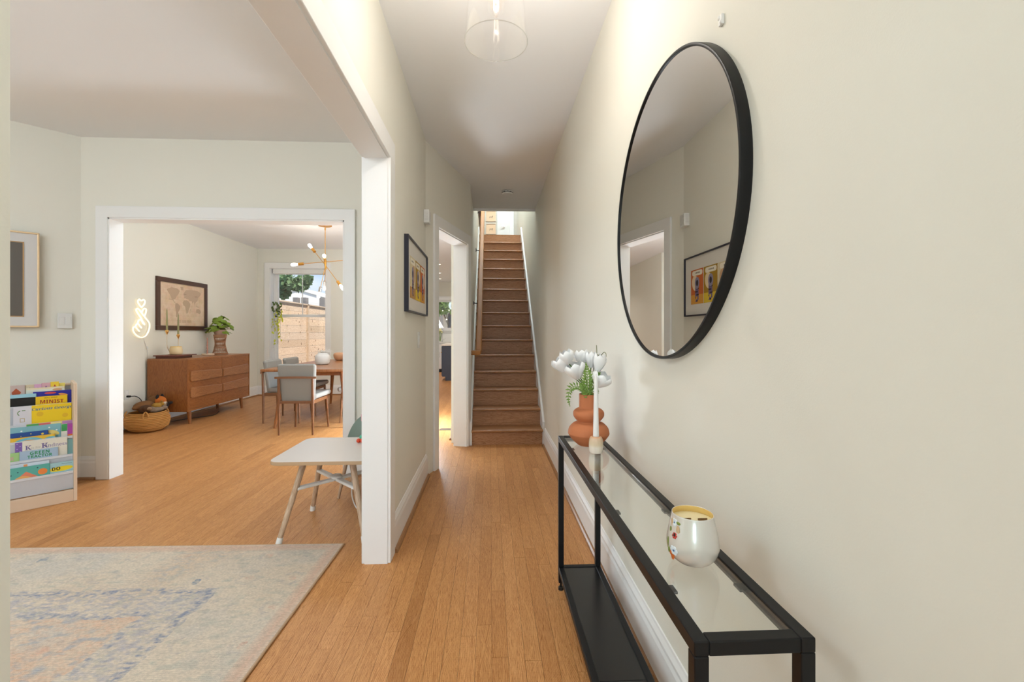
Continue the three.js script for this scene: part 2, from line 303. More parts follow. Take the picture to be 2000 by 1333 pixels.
// ---------------------------------------------------------------- staircase
const RISE = .189, RUN = .225, S0 = -4.72, nose = (n) => -.025 + RISE * n;
{
  const st = thing('staircase', 'steep dark oak staircase with closed risers at the end of the hall', 'staircase');
  for (let n = 1; n <= 16; n++) {
    const zr = S0 - (n - 1) * RUN, y0 = n === 1 ? 0 : nose(n - 1), y1 = nose(n) - .026;
    mesh('riser', bx(-.195, .565, y0, y1, zr - .018, zr, 'x', n * .131), M.stair, st);
    if (n < 16) mesh('tread', (() => { const g = bx(-.195, .565, y1, nose(n), zr - RUN - .002, zr + .026, 'x', n * .217); return mg([g, cyl(V(-.195, nose(n) - .013, zr + .026), V(.565, nose(n) - .013, zr + .026), .013)]); })(), M.stairTread, st);
  }
  // sloped stringers on both walls
  for (const [x0, x1, up] of [[-.214, -.192, .10], [.562, .584, .10]]) {
    const sh = new THREE.Shape(), zs = -S0 - .02, ze = 8.13, k = RISE / RUN, b = nose(1) + up;
    sh.moveTo(zs, 0); sh.lineTo(zs, b - .02); sh.lineTo(ze, b + k * (ze - zs)); sh.lineTo(ze, b + k * (ze - zs) - .42); sh.lineTo(zs + .3, 0); sh.closePath();
    const g = new THREE.ExtrudeGeometry(sh, { depth: x1 - x0, bevelEnabled: false }); g.rotateY(Math.PI / 2); g.translate(x0, 0, 0);
    mesh('stringer', g, M.trim, st);
  }
  // upper floor slab behind the top nosing
  struct('floor_upper', bx(-.215, WR, 2.80, 2.999, -9.8, S0 - 15 * RUN - .019), M.stairTread);
  // handrail
  const h = thing('handrail', 'oak handrail on dark brackets rising along the left stair wall', 'handrail');
  const r0 = V(-.125, .985, -4.83), slope = .82, r1 = V(-.125, .985 + slope * 3.6, -4.83 - 3.6), dir = V().subVectors(r1, r0), len = dir.length();
  const rg = new RoundedBoxGeometry(.066, .052, len, 3, .016); rg.rotateX(Math.atan2(dir.y, -dir.z)); rg.translate((r0.x + r1.x) / 2, (r0.y + r1.y) / 2, (r0.z + r1.z) / 2);
  mesh('rail', rg, M.rail, h);
  mesh('wall_return', rb(-.213, -.10, .955, 1.005, -4.862, -4.80, .012), M.rail, h);
  for (const z of [-5.68, -6.75, -7.8]) { const y = r0.y + slope * (-4.83 - z) - .03; mesh('bracket', [tube([V(-.214, y - .07, z), V(-.16, y - .075, z), V(-.125, y - .05, z), V(-.125, y, z)], .007, 20), cyl(V(-.2145, y - .07, z), V(-.208, y - .07, z), .028)], M.dark, h); }
}
// upstairs hall end
{
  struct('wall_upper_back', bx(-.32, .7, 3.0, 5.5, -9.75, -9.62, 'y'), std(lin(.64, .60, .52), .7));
  const d = sgroup('door_1');
  mesh('door_leaf', rb(.155, .43, 3.0, 5.02, -9.62, -9.60, .003), M.white, d);
  mesh('casing', rb(.43, .52, 3.0, 5.1, -9.62, -9.585, .004), M.trim, d);
  mesh('door_handle', [cyl(V(.30, 3.5, -9.6), V(.30, 3.5, -9.55), .012), cyl(V(.30, 3.5, -9.55), V(.24, 3.5, -9.55), .009)], M.chrome, d);
  mesh('hinge', bx(.425, .437, 3.74, 3.83, -9.60, -9.592), M.chrome, d);
  const pic = (x, y, label, k) => {
    const t = thing('small_picture', label, 'picture', [x, y, -9.62], 0, 'small framed prints upstairs');
    mesh('frame', [bx(-.105, .105, -.115, -.105, 0, .02), bx(-.105, .105, .105, .115, 0, .02), bx(-.105, -.095, -.105, .105, 0, .02), bx(.095, .105, -.105, .105, 0, .02)], M.pale, t);
    mesh('print', bx(-.095, .095, -.105, .105, 0, .008), new THREE.MeshStandardMaterial({ color: lin(.78, .56, .36), roughness: .7 }), t);
    mesh('drawing', [bx(-.03, .035, -.02 + k * .01, -.008 + k * .01, .008, .010), bx(-.03, -.022, -.04, -.015, .008, .010), bx(.02, .028, -.04, -.015, .008, .010), bx(.03, .045, -.01, .012, .008, .010)], std(lin(.22, .14, .10), .7), t);
  };
  pic(.02, 3.73, 'upper framed print on peach paper above the stair top, right of the handrail', 0); pic(.02, 3.455, 'lower framed print on peach paper above the stair top, right of the handrail', 1); pic(-.24, 3.6, 'peach paper print partly hidden behind the dark rail upstairs', 0);
  const r = thing('balustrade_cap', 'dark stained rail cap at the left of the upstairs landing', 'railing'); mesh('cap', rb(-.214, -.15, 3.36, 3.56, -9.5, -8.2, .01), std(lin(.07, .022, .012), .3), r);
}

// ---------------------------------------------------------------- hall: console table and what stands on it
const TOP = .716;
{
  const t = thing('console_table', 'narrow black metal console table with clear glass top along the right hall wall', 'console table');
  const X0 = .319, X1 = .516, Z0 = -.674, Z1 = -2.06, b = .024, r = .0025;
  for (const [x, z] of [[X0, Z0], [X1 - b, Z0], [X0, Z1 + b], [X1 - b, Z1 + b]]) {
    mesh('leg', rb(x, x + b, .035, TOP - b, z - b, z, r), M.dark, t);
    mesh('foot', [cyl(V(x + b / 2, 0, z - b / 2), V(x + b / 2, .012, z - b / 2), .013, .012), cyl(V(x + b / 2, .01, z - b / 2), V(x + b / 2, .04, z - b / 2), .005)], M.dark, t);
  }
  for (const x of [X0, X1 - b]) { mesh('top_rail', rb(x, x + b, TOP - b, TOP, Z1, Z0, r), M.dark, t); mesh('bottom_rail', rb(x, x + b, .085, .085 + b, Z1 + b, Z0 - b, r), M.dark, t); }
  for (const z of [Z0, Z1 + b]) { mesh('top_rail', rb(X0 + b, X1 - b, TOP - b, TOP, z - b, z, r), M.dark, t); mesh('bottom_rail', rb(X0 + b, X1 - b, .085, .085 + b, z - b, z, r), M.dark, t); }
  mesh('glass_top', bx(X0 + b + .001, X1 - b - .001, TOP - .009, TOP - .003, Z1 + b + .001, Z0 - b - .001), new THREE.MeshPhysicalMaterial({ color: lin(.97, .985, .975), roughness: 0, transmission: 1, thickness: 0, ior: 1.5 }), t);
  for (const [x, s] of [[X0 + b, 1], [X1 - b, -1]]) for (const z of [Z0 - .16, -1.2, Z1 + .2]) mesh('glass_clip', rb(x, x + s * .014, TOP - .014, TOP - .009, z - .012, z + .012, .001), M.dark, t);
  const sh = std(lin(.012, .012, .013), .25);
  mesh('shelf', rb(X0 + b, X1 - b, .094, .106, Z1 + b, (Z0 + Z1) / 2 - .001, .001), sh, t);
  mesh('shelf', rb(X0 + b, X1 - b, .094, .106, (Z0 + Z1) / 2 + .001, Z0 - b, .001), sh, t);
}
const GT = TOP - .003;
const VX = .428, VZ = -1.90;
{
  const v = thing('vase', 'matt terracotta vase with two rounded bulges holding white tulips on the console', 'vase', [VX, GT, VZ]);
  const clay = std(lin(.50, .165, .062), .75, { bumpMap: tex(paintBump, 6, 6), bumpScale: .0004 });
  mesh('body', lathe([[0, 0], [.044, 0], [.048, .003], ...smoothProfile([[.05, .004], [.070, .022], [.087, .045], [.0885, .056], [.083, .075], [.066, .093], [.050, .100], [.0488, .104], [.054, .109], [.064, .122], [.0668, .134], [.064, .146], [.054, .155], [.043, .160], [.0412, .165], [.0408, .180], [.041, .219]], 70), [.0405, .2205], [.038, .2205], [.037, .215], [.037, .10], [0, .10]], 56), clay, v);
  const petalMat = new THREE.MeshPhysicalMaterial({ color: lin(.93, .93, .92), roughness: .55, side: THREE.DoubleSide, transmission: .12, thickness: 0 });
  const stemMat = std(lin(.12, .20, .04), .6);
  const petal = (R, H, open) => {
    const g = new THREE.PlaneGeometry(1, 1, 8, 10), p = g.attributes.position;
    for (let i = 0; i < p.count; i++) {
      const u = p.getX(i) * 2, v = p.getY(i) + .5, w = Math.pow(Math.sin(Math.PI * Math.min(1, v * .88 + .10)), .55) * 1.0 + .01;
      const r = R * (.18 + .95 * Math.sin(Math.PI * Math.min(1, v * .62 + .06))) * (1 + open * v * v * .5) * (v > .8 ? 1 - (v - .8) * .6 : 1), a = u * w * .86;
      p.setXYZ(i, Math.sin(a) * r, v * H - Math.abs(u) * .004, Math.cos(a) * r * (1 - .04 * u * u));
    }
    g.computeVertexNormals(); return g;
  };
  const base = V(VX, GT + .205, VZ);
  const FL = [
    [-.100, 1.095, .03, 'white tulip at the upper left of the bunch, behind the leftmost bloom', .028, .058],
    [-.118, 1.062, .00, 'leftmost white tulip, leaning out over the end of the console', .033, .062],
    [-.060, 1.036, .02, 'large white tulip tilted left just above the fern leaves', .037, .070],
    [-.020, 1.088, -.04, 'white tulip at the top centre of the bunch, behind the fern tip', .030, .066],
    [.014, 1.082, -.01, 'narrow white tulip bud standing upright in the middle right', .023, .068],
    [.040, 1.070, .02, 'white tulip bud on the right below the thin twig', .026, .074],
    [.045, .998, .035, 'low white tulip on the right beside the taper candle', .038, .062]];
  FL.forEach(([dx, h, dz, label, R, H], k) => {
    const tip = V(VX + dx, h, VZ + dz), dir = V().subVectors(tip, base).normalize().lerp(V(0, 1, 0), k === 6 ? .1 : .35).normalize();
    const t = thing('tulip', label, 'flower', [tip.x, tip.y, tip.z], 0, 'white tulips in the terracotta vase');
    const q = new THREE.Quaternion().setFromUnitVectors(V(0, 1, 0), dir), low = tip.clone().addScaledVector(dir, -H * .5);
    for (let j = 0; j < 6; j++) { const g = petal(j % 2 ? R : R * .86, H * (j % 2 ? 1 : 1.04), k === 2 || k === 1 ? .5 : .25); g.rotateY(j * Math.PI / 3 + k); g.translate(0, -H * .5, 0); g.applyQuaternion(q); mesh('petal', g, petalMat, t); }
    const root = V(base.x + dx * .12, base.y - .10, base.z + dz * .2), mid = base.clone().lerp(low, .35).add(V(dx * -.12, .02, 0));
    const clampIn = V(VX + Math.max(-.03, Math.min(.03, dx * .25)), GT + .218, VZ + dz * .3);
    mesh('stem', tube([root, clampIn, mid.lerp(clampIn, .3), low].map((p) => p.sub(tip)), .0028, 24, 6), stemMat, t);
  });
  // fern fronds
  const frond = (pts, n, w, label) => {
    const t = thing('fern_frond', label, 'leaf', [0, 0, 0], 0, 'fern fronds in the terracotta vase'), c = new THREE.CatmullRomCurve3(pts), ge = [];
    mesh('stem', new THREE.TubeGeometry(c, 30, .0016, 6), M.fern, t);
    const up = V(.25, 0, 1).normalize();
    for (let i = 2; i < n; i++) for (const s of [-1, 1]) {
      const u = i / n, p = c.getPoint(u), tg = c.getTangent(u), side = V().crossVectors(tg, up).normalize().multiplyScalar(s), L2 = w * Math.sin(Math.PI * Math.min(.96, u * .8 + .2)) * (1.05 - .25 * rnd());
      const d = side.clone().multiplyScalar(.85).addScaledVector(tg, .5).addScaledVector(up, .12).normalize(), wd = w * .15, nn = V().crossVectors(d, up).normalize();
      const P = [p, p.clone().addScaledVector(d, L2 * .45).addScaledVector(nn, wd), p.clone().addScaledVector(d, L2).addScaledVector(up, -L2 * .15), p.clone().addScaledVector(d, L2 * .45).addScaledVector(nn, -wd), p.clone().addScaledVector(d, L2 * .5).addScaledVector(up, .003)];
      const g = new THREE.BufferGeometry().setFromPoints([P[0], P[1], P[4], P[1], P[2], P[4], P[2], P[3], P[4], P[3], P[0], P[4]]); g.computeVertexNormals(); ge.push(g);
    }
    mesh('blade', ge, M.fern, t);
  };
  const f = (dx, h, dz) => V(VX + dx, h, VZ + dz);
  frond([f(.0, .90, .01), f(-.012, .96, .035), f(-.016, 1.02, .045), f(-.020, 1.073, .035)], 15, .040, 'upright fern frond in the centre of the vase, in front of the tulips');
  frond([f(-.01, .90, .01), f(-.03, .955, .03), f(-.058, .972, .035), f(-.085, .962, .035), f(-.095, .92, .035), f(-.088, .885, .035)], 16, .028, 'fern frond arching out and hanging down left of the vase neck');
  frond([f(.0, .90, .02), f(-.02, .945, .045), f(-.036, .972, .05), f(-.05, .985, .05)], 11, .028, 'short fern frond low on the left above the vase rim');
  frond([f(.01, .90, .0), f(.016, .96, .02), f(.028, 1.01, .03), f(.045, 1.03, .03)], 13, .028, 'fern frond leaning right between the taper candle and the upper tulips');
  frond([f(.015, .90, .01), f(.025, .935, .02), f(.036, .958, .025)], 10, .020, 'short fern frond at the right of the vase rim under the low tulip');
  const tw = thing('twig', 'thin curly green twig above the right tulips', 'twig');
  mesh('stem', tube([f(.01, .9, 0), f(.022, 1.03, -.01), f(.036, 1.105, 0), f(.035, 1.145, 0)], .0016, 24, 6), std(lin(.16, .17, .06), .7), tw);
  mesh('tendril', tube([f(.036, 1.105, 0), f(.05, 1.10, .01), f(.066, 1.115, .01), f(.074, 1.108, .01), f(.075, 1.095, .01)], .0014, 24, 6), std(lin(.16, .17, .06), .7), tw);
}
{
  const h = thing('candle_holder', 'small ribbed ceramic candle holder with rust and cream glaze beside the vase', 'candle holder', [.428, GT, -1.765]);
  const rib = (pts) => { const g = lathe(pts, 72), p = g.attributes.position; for (let i = 0; i < p.count; i++) { const x = p.getX(i), z = p.getZ(i), r = Math.hypot(x, z), a = Math.atan2(z, x), s = r > .02 ? 1 + .012 * Math.cos(a * 24) : 1; p.setX(i, x * s); p.setZ(i, z * s); } g.computeVertexNormals(); return g; };
  const prof = smoothProfile([[0, 0], [.019, 0], [.0255, .006], [.028, .022], [.0282, .036], [.0265, .055], [.021, .066], [.0145, .068], [.0135, .060]], 40);
  const gT = canvasTex(64, 128, (c, w, hh) => { const g = c.createLinearGradient(0, hh, 0, 0); g.addColorStop(0, '#e9e2d6'); g.addColorStop(.42, '#e6dccb'); g.addColorStop(.52, '#d9c6a4'); g.addColorStop(.66, '#d2b596'); g.addColorStop(.78, '#cf9a74'); g.addColorStop(1, '#c98d63'); c.fillStyle = g; c.fillRect(0, 0, w, hh); });
  mesh('body', rib(prof), std(0xffffff, .3, { map: gT }), h);
  const c = thing('taper_candle', 'tall white taper candle standing in the glazed holder in front of the vase', 'candle', [.428, GT + .052, -1.765]);
  mesh('wax', lathe([[0, 0], [.0122, 0], [.0120, .02], [.0075, .240], [.005, .256], [.0015, .261], [0, .261]], 20), std(lin(.83, .82, .79), .45), c);
  mesh('wick', cyl(V(0, .26, 0), V(.001, .268, 0), .0009, .0007, 6), std(lin(.6, .58, .5), .9), c);
}
{
  const j = thing('candle_jar', 'pearly rounded glass candle jar with painted flowers near the front of the console', 'candle', [.430, GT, -.918]);
  const pearl = new THREE.MeshPhysicalMaterial({ color: lin(.70, .67, .59), roughness: .16, clearcoat: 1, clearcoatRoughness: .03, iridescence: 1, iridescenceIOR: 1.6, iridescenceThicknessRange: [250, 380], metalness: .08 });
  const out = smoothProfile([[0, 0], [.022, 0], [.035, .005], [.047, .018], [.0525, .036], [.0515, .055], [.047, .078], [.0435, .094], [.042, .1035]], 50);
  mesh('glass', lathe([...out, [.0412, .1045], [.0404, .1035]], 64), pearl, j);
  mesh('inner_wall', lathe([[.0404, .1035], [.042, .094], [.0445, .082], [.0448, .080]], 64), new THREE.MeshPhysicalMaterial({ color: lin(.86, .63, .24), roughness: .25, metalness: .35, side: THREE.DoubleSide }), j);
  mesh('wax', lathe([[.0440, .090], [.03, .0905], [0, .0905]].reverse(), 48), new THREE.MeshPhysicalMaterial({ color: lin(.88, .76, .46), roughness: .5, side: THREE.DoubleSide }), j);
  for (const [x, z] of [[-.016, .006], [.018, .008]]) mesh('wick', rb(x - .010, x + .010, .090, .095, z - .001, z + .001, .0004), std(lin(.20, .11, .04), .8), j);
  const rAt = (h) => { for (let i = 1; i < out.length; i++) if (out[i][1] >= h && out[i][0] > .03) return out[i][0]; return .045; };
  // flowers painted in thick enamel; angle measured from the camera side (+z) to the left (-x)
  const spot = (deg0, h, w, hh) => { const a = (deg0 + 11) * Math.PI / 180, r = rAt(h), g = new THREE.SphereGeometry(1, 10, 6).scale(w, hh, .0012); g.rotateY(-a); g.translate(-Math.sin(a) * r, h, Math.cos(a) * r); return g; };
  const cm = (n, col, gs) => mesh(n, gs, std(col, .4), j);
  const flower = (deg, h, s) => { const o = []; for (let k = 0; k < 6; k++) { const b = k / 6 * 6.28; o.push(spot(deg + Math.cos(b) * s / .05 * 57 * .62, h + Math.sin(b) * s * .62, s * .42, s * .42)); } return o; };
  cm('white_flower', lin(.78, .84, .88), [...flower(66, .088, .0085), ...flower(58, .034, .010)]);
  cm('flower_centre', lin(.10, .22, .42), [spot(66, .088, .0022, .0022), spot(58, .034, .0025, .0025)]);
  cm('red_flower', lin(.55, .05, .03), [...flower(58, .064, .0068)]);
  cm('dark_centre', lin(.02, .01, .01), [spot(58, .064, .0035, .006), spot(60, .062, .006, .0022)]);
  cm('orange_petal', lin(.75, .17, .03), [spot(66, .020, .006, .009), spot(70, .026, .005, .006)]);
  cm('leaf_motif', lin(.22, .28, .05), [spot(52, .090, .0055, .0035), spot(76, .070, .004, .008), spot(80, .045, .004, .010), spot(76, .030, .004, .007)]);
  cm('tan_motif', lin(.60, .42, .24), [spot(50, .075, .005, .012), spot(74, .085, .004, .01)]);
}
// round mirror
{
  const m = thing('wall_mirror', 'large round mirror in a thin deep black metal frame on the right wall', 'mirror', [WR, 1.59, -1.43]);
  const R = .476, ring = lathe([[R - .009, .0], [R, .0], [R, .0275], [R - .0015, .029], [R - .0075, .029], [R - .009, .0275], [R - .009, 0]], 160);
  mesh('frame', ring.rotateZ(Math.PI / 2), M.dark, m);
  mesh('mirror_glass', new THREE.CylinderGeometry(R - .0085, R - .0085, .004, 160).rotateZ(Math.PI / 2).translate(-.0215, 0, 0), std(lin(.82, .82, .815), .0, { metalness: 1 }), m);
  mesh('backing', new THREE.CylinderGeometry(R - .009, R - .009, .016, 96).rotateZ(Math.PI / 2).translate(-.009, 0, 0), M.dark, m);
  const b = thing('white_scrap', 'small crumpled white scrap caught on the wall at the upper right edge of the mirror', 'white scrap', [WR, 1.985, -1.082]);  // white crumb on the wall by the mirror rim
  mesh('plate', [rb(-.008, 0, -.012, .014, -.008, .008, .002), ball(-.007, .008, -.004, .005, .006, .005, 8), ball(-.007, -.006, .004, .004, .005, .004, 8)], M.white, b);
}
// pendant with a clear glass shade
{
  const p = thing('pendant_lamp', 'pendant lamp with a clear glass cone shade around a filament bulb in the hall', 'pendant lamp', [.023, 0, -1.667]);
  mesh('canopy', lathe([[0, 2.80], [.06, 2.80], [.06, 2.785], [.052, 2.775], [.008, 2.772], [.008, 2.76], [0, 2.76]], 40), M.brass, p);
  mesh('stem', cyl(V(0, 2.60, 0), V(0, 2.78, 0), .006), M.brass, p);
  mesh('socket', lathe([[0, 2.62], [.03, 2.62], [.05, 2.60], [.05, 2.592], [.02, 2.585], [.019, 2.545], [.0, 2.545]].reverse(), 32), M.brass, p);
  mesh('shade', lathe([[.047, 2.590], [.088, 2.588], [.096, 2.578], [.098, 2.565], [.120, 2.297], [.1185, 2.2965], [.117, 2.297], [.0955, 2.564], [.0935, 2.575], [.087, 2.585], [.047, 2.587]], 72), M.glass, p);
  mesh('shade_rim', new THREE.TorusGeometry(.1185, .0016, 10, 96).rotateX(Math.PI / 2).translate(0, 2.2965, 0), new THREE.MeshPhysicalMaterial({ color: lin(.9, .92, .91), roughness: .05, transmission: 1, thickness: .003, ior: 1.5 }), p);
  const b = mesh('bulb', lathe(smoothProfile([[.0, 2.395], [.014, 2.398], [.028, 2.412], [.0345, 2.434], [.031, 2.462], [.021, 2.492], [.0145, 2.515], [.0135, 2.545]], 40), 36), M.glass, p);
  const fil = []; for (let k = 0; k < 4; k++) { const a = k * 1.57 + .4; fil.push(cyl(V(Math.cos(a) * .006, 2.505, Math.sin(a) * .006), V(Math.cos(a + .3) * .011, 2.425, Math.sin(a + .3) * .011), .0014, .0014, 8)); }
  mesh('filament', fil, std(0x000000, .5, { emissive: 0xfff0d8, emissiveIntensity: 6 }), b);
  mesh('filament_stem', cyl(V(0, 2.50, 0), V(0, 2.55, 0), .004), M.glass, b);
  lamp(.023, 2.46, -1.667, L.hall, 0xfff8f0, .15);
}
// picture of three comic-like colour panels, light switch, siren box
{
  const p = thing('framed_picture', 'thin dark framed triptych print with wide white mat on the left hall wall', 'picture', [WL, 1.575, -3.21], Math.PI / 2);
  const w = .86, h = .485, d = .028, f = .011;
  mesh('frame', [rb(-w / 2, w / 2, h / 2 - f, h / 2, 0, d, .001), rb(-w / 2, w / 2, -h / 2, -h / 2 + f, 0, d, .001), rb(-w / 2, -w / 2 + f, -h / 2 + f, h / 2 - f, 0, d, .001), rb(w / 2 - f, w / 2, -h / 2 + f, h / 2 - f, 0, d, .001)], std(lin(.014, .014, .03), .4), p);
  mesh('mat', bx(-w / 2 + f, w / 2 - f, -h / 2 + f, h / 2 - f, .004, .016), std(lin(.74, .70, .64), .85), p);
  const pal = [['#d9c9a3', '#8a8172', '#b98c52', '#caa37c'], ['#a8811f', '#6e6a7e', '#e2c13a', '#e6cfa6'], ['#c8642a', '#7a7284', '#d99a3a', '#ecd2ae']];
  pal.forEach((c, k) => {
    const t = canvasTex(128, 192, (x, W, H) => {     // plain abstract panel: bands, dots and a dark ring
      x.fillStyle = c[0]; x.fillRect(0, 0, W, H); x.fillStyle = c[3]; x.beginPath(); x.ellipse(82, 76, 34, 44, .3, 0, 7); x.fill();
      x.fillStyle = c[2]; x.fillRect(0, 140, W, 52); x.fillStyle = '#6d5f86'; x.fillRect(46, 90, 36, 90); x.fillStyle = '#2a2028'; for (let i = 0; i < 5; i++) x.fillRect(44 + (i % 2) * 12, 104 + i * 17, 26, 7);
      x.fillStyle = '#8d86a0'; x.beginPath(); x.ellipse(62, 76, 24, 34, 0, 0, 7); x.fill(); x.fillStyle = '#241d28'; x.beginPath(); x.ellipse(62, 76, 11, 17, 0, 0, 7); x.fill();
      x.fillStyle = c[2]; for (let i = 0; i < 7; i++) { x.beginPath(); x.arc(12 + i * 18, 158 + (i % 3) * 10, 9, 0, 7); x.fill(); }
      x.fillStyle = '#efe6d2'; x.beginPath(); x.roundRect(8, 6, W - 22, 28, 12); x.fill(); x.fillStyle = '#4a4238'; for (let i = 0; i < 5; i++) x.fillRect(34 + i * 10, 16, 6, 7);
    });
    const g = new THREE.BoxGeometry(.205, .275, .003); mesh('print', g, [null, null, null, null, std(0xffffff, .8, { map: t }), null].map((m) => m ?? M.white)[4], p).position.set((k - 1) * .215, -.01, .0165);
  });
  const s = thing('light_switch', 'white rocker light switch on the left hall wall below the triptych', 'light switch', [WL, 1.145, -3.33], Math.PI / 2);
  mesh('plate', rb(-.036, .036, -.060, .060, 0, .006, .003), M.plastic, s); mesh('rocker', rb(-.017, .017, -.034, .034, .004, .0095, .002), M.white, s); mesh('dimmer_slide', rb(.021, .026, -.03, .03, .004, .0075, .001), M.white, s);
  const b = thing('alarm_box', 'small white louvred alarm box high on the left hall wall beside the diagonal doorway', 'alarm', [WL, 2.145, -3.635], Math.PI / 2);
  mesh('housing', rb(-.045, .045, -.055, .052, 0, .045, .006), M.white, b);
  for (let i = 0; i < 8; i++) mesh('louvre', rb(-.034, .034, -.036 + i * .010, -.031 + i * .010, .044, .048, .001), M.plastic, b);
  for (let i = 0; i < 8; i++) mesh('louvre', rb(-.048, -.044, -.036 + i * .010, -.031 + i * .010, .008, .038, .001), M.plastic, b);
}
{
  const d = thing('smoke_detector', 'round white smoke detector on the hall ceiling near the stairs', 'smoke detector', [.197, CH, -4.993]);
  mesh('base', lathe([[0, 0], [.068, 0], [.068, -.012], [.062, -.014], [0, -.014]].reverse(), 40), M.white, d);
  mesh('cover', lathe([[0, -.036], [.045, -.036], [.060, -.030], [.063, -.020], [0, -.020]], 40), std(lin(.9, .9, .89), .4), d);
  const v = []; for (let k = 0; k < 10; k++) { const a = k * .628; v.push(rb(-.008, .008, -.020, -.013, -.002, .002, .001).translate(0, 0, .0625).rotateY(a)); } mesh('vent', v, std(lin(.05, .05, .05), .8), d);
}

// ---------------------------------------------------------------- living room
{
  const g = thing('gold_framed_picture', 'picture in a slim gold frame with wide white mat on the angled corner wall', 'picture', [-3.497 + .02 - .7071 * .27, 1.602, -3.608 + .02 + .7071 * .27], turnOf([.7071, -.7071]));
  const w = .54, h = .725, f = .012;
  mesh('frame', [rb(-w / 2, w / 2, h / 2 - f, h / 2, 0, .022, .003), rb(-w / 2, w / 2, -h / 2, -h / 2 + f, 0, .022, .003), rb(-w / 2, -w / 2 + f, -h / 2, h / 2, 0, .022, .003), rb(w / 2 - f, w / 2, -h / 2, h / 2, 0, .022, .003)], std(lin(.78, .57, .34), .35, { metalness: .6 }), g);
  mesh('mat', bx(-w / 2 + f, w / 2 - f, -h / 2 + f, h / 2 - f, .002, .012), std(lin(.66, .64, .62), .6), g);
  mesh('inner_frame', [bx(-.19, .19, .277, .284, .011, .016), bx(-.19, .19, -.283, -.276, .011, .016), bx(-.19, -.183, -.28, .28, .011, .016), bx(.183, .19, -.28, .28, .011, .016)], std(lin(.45, .27, .12), .4, { metalness: .4 }), g);
  mesh('print', bx(-.183, .183, -.276, .277, .010, .0125), std(lin(.11, .095, .08), .35), g);  // dark tone stands in for the dim room reflected in the glass
  mesh('drawn_shape', bx(-.06, .12, -.276, -.20, .0122, .0135), std(lin(.30, .27, .25), .5), g);
  const s = thing('blank_plate', 'blank white double wall plate on the angled wall left of the wide opening', 'wall plate', [-3.401 + .01, 1.293, -3.70 + .001], turnOf([.7071, -.7071]));
  mesh('plate', rb(-.042, .042, -.060, .060, 0, .006, .003), M.plastic, s); mesh('rocker', rb(-.032, -.004, -.033, .033, .004, .008, .002), M.plastic, s); mesh('rocker', rb(.004, .032, -.033, .033, .004, .008, .002), M.plastic, s);
}
// rug
{
  const W = 1024, H = 1024, sx = 3.0 / W, sy = 3.0 / H;
  const t = dataTex(W, H, (x, y) => {
    const u = (W - x) * sx, v = (H - y) * sy;                 // metres from the right edge / from the far edge
    const e = Math.min(u, v), n = fbm(x / 60, y / 60, 5), n2 = fbm(x / 16 + 90, y / 9 + 40, 4), n3 = vnoise(x / 2.3, y / 1.2), n4 = fbm(x / 110 + 200, y / 110 + 50, 4), wob = (fbm(x / 30 + 7, y / 30 + 3, 3) - .5) * .05;
    const n5 = fbm(x / 7 + 33, y / 4 + 71, 3), fleck = Math.max(0, n5 - .38) * 2.2;
    let c = [.885, .82, .735];
    const mixc = (d, a) => { c = c.map((q, i) => q + (d[i] - q) * Math.max(0, Math.min(1, a))); };
    mixc([.77, .765, .755], (n - .50) * 1.2); mixc([.87, .77, .66], (n4 - .46) * 1.8); mixc([.74, .73, .67], (n2 - .52) * 1.8); mixc([.70, .715, .75], (n4 - .56) * 1.6 * fleck);
    if (e < .075) mixc([.87, .70, .60], .50 * (1 - Math.abs(e - .035) / .045) + .2 * n2);
    const b = e + wob;
    if (b > .42 && b < .475) mixc([.53, .555, .65], (.05 + 1.0 * fleck) * (b < .435 || b > .46 ? .6 : 1));
    if (b > .475 && b < .60) mixc([.68, .665, .71], fleck * .75);
    if (b > .60 && b < .635) mixc([.57, .585, .67], .05 + .85 * fleck);
    if (b > .635) mixc([.88, .68, .55], .22 + 1.1 * (n4 - .35) + .35 * fleck);
    if (b > .635) mixc([.67, .69, .74], (n2 - .56) * 2.4);
    // faded motifs in the wide cream border and the field
    const mx = Math.floor(u / .23), my = Math.floor(v / .23), hx = vnoise(mx * 3.1 + .5, my * 5.7 + .5), hy = vnoise(mx * 7.3 + 9.5, my * 2.9 + .5), fx = u / .23 - mx - .3 - .4 * hy, fy = v / .23 - my - .3 - .4 * hx, rr2 = Math.hypot(fx * (1 + hx), fy * 1.4);
    if ((b < .40 || b > .66) && e > .09) { if (rr2 < .06 + .16 * n2 && hx > .42) mixc(hx > .62 ? [.49, .54, .62] : [.85, .66, .57], (fleck * 1.1 + .12) * (hx > .72 ? .9 : .6)); if (Math.abs(rr2 - .3) < .07) mixc([.73, .69, .67], fleck * .5); }
    const s = .92 + .13 * n3 - .05 * (y % 3 === 0); return c.map((q) => q * s);
  });
  const r = thing('rug', 'faded cream area rug with blue and coral oriental pattern on the living room floor', 'rug', [-.825, 0, -2.535], -.021);
  const g = rb(-3, 0, .0005, .009, 0, 3, .003), uv = g.attributes.uv, p = g.attributes.position;
  for (let i = 0; i < uv.count; i++) uv.setXY(i, (p.getX(i) + 3) / 3, 1 - p.getZ(i) / 3);
  mesh('pile', g, std(0xffffff, .96, { map: t, bumpMap: tex(paintBump, 40, 60), bumpScale: .002 }), r);
  const edge = std(lin(.50, .33, .20), .9);
  mesh('bound_edge', [cyl(V(0, .006, 0), V(0, .006, 3), .0055, .0055, 8), cyl(V(-3, .006, 0), V(0, .006, 0), .004, .004, 8)], edge, r);
}
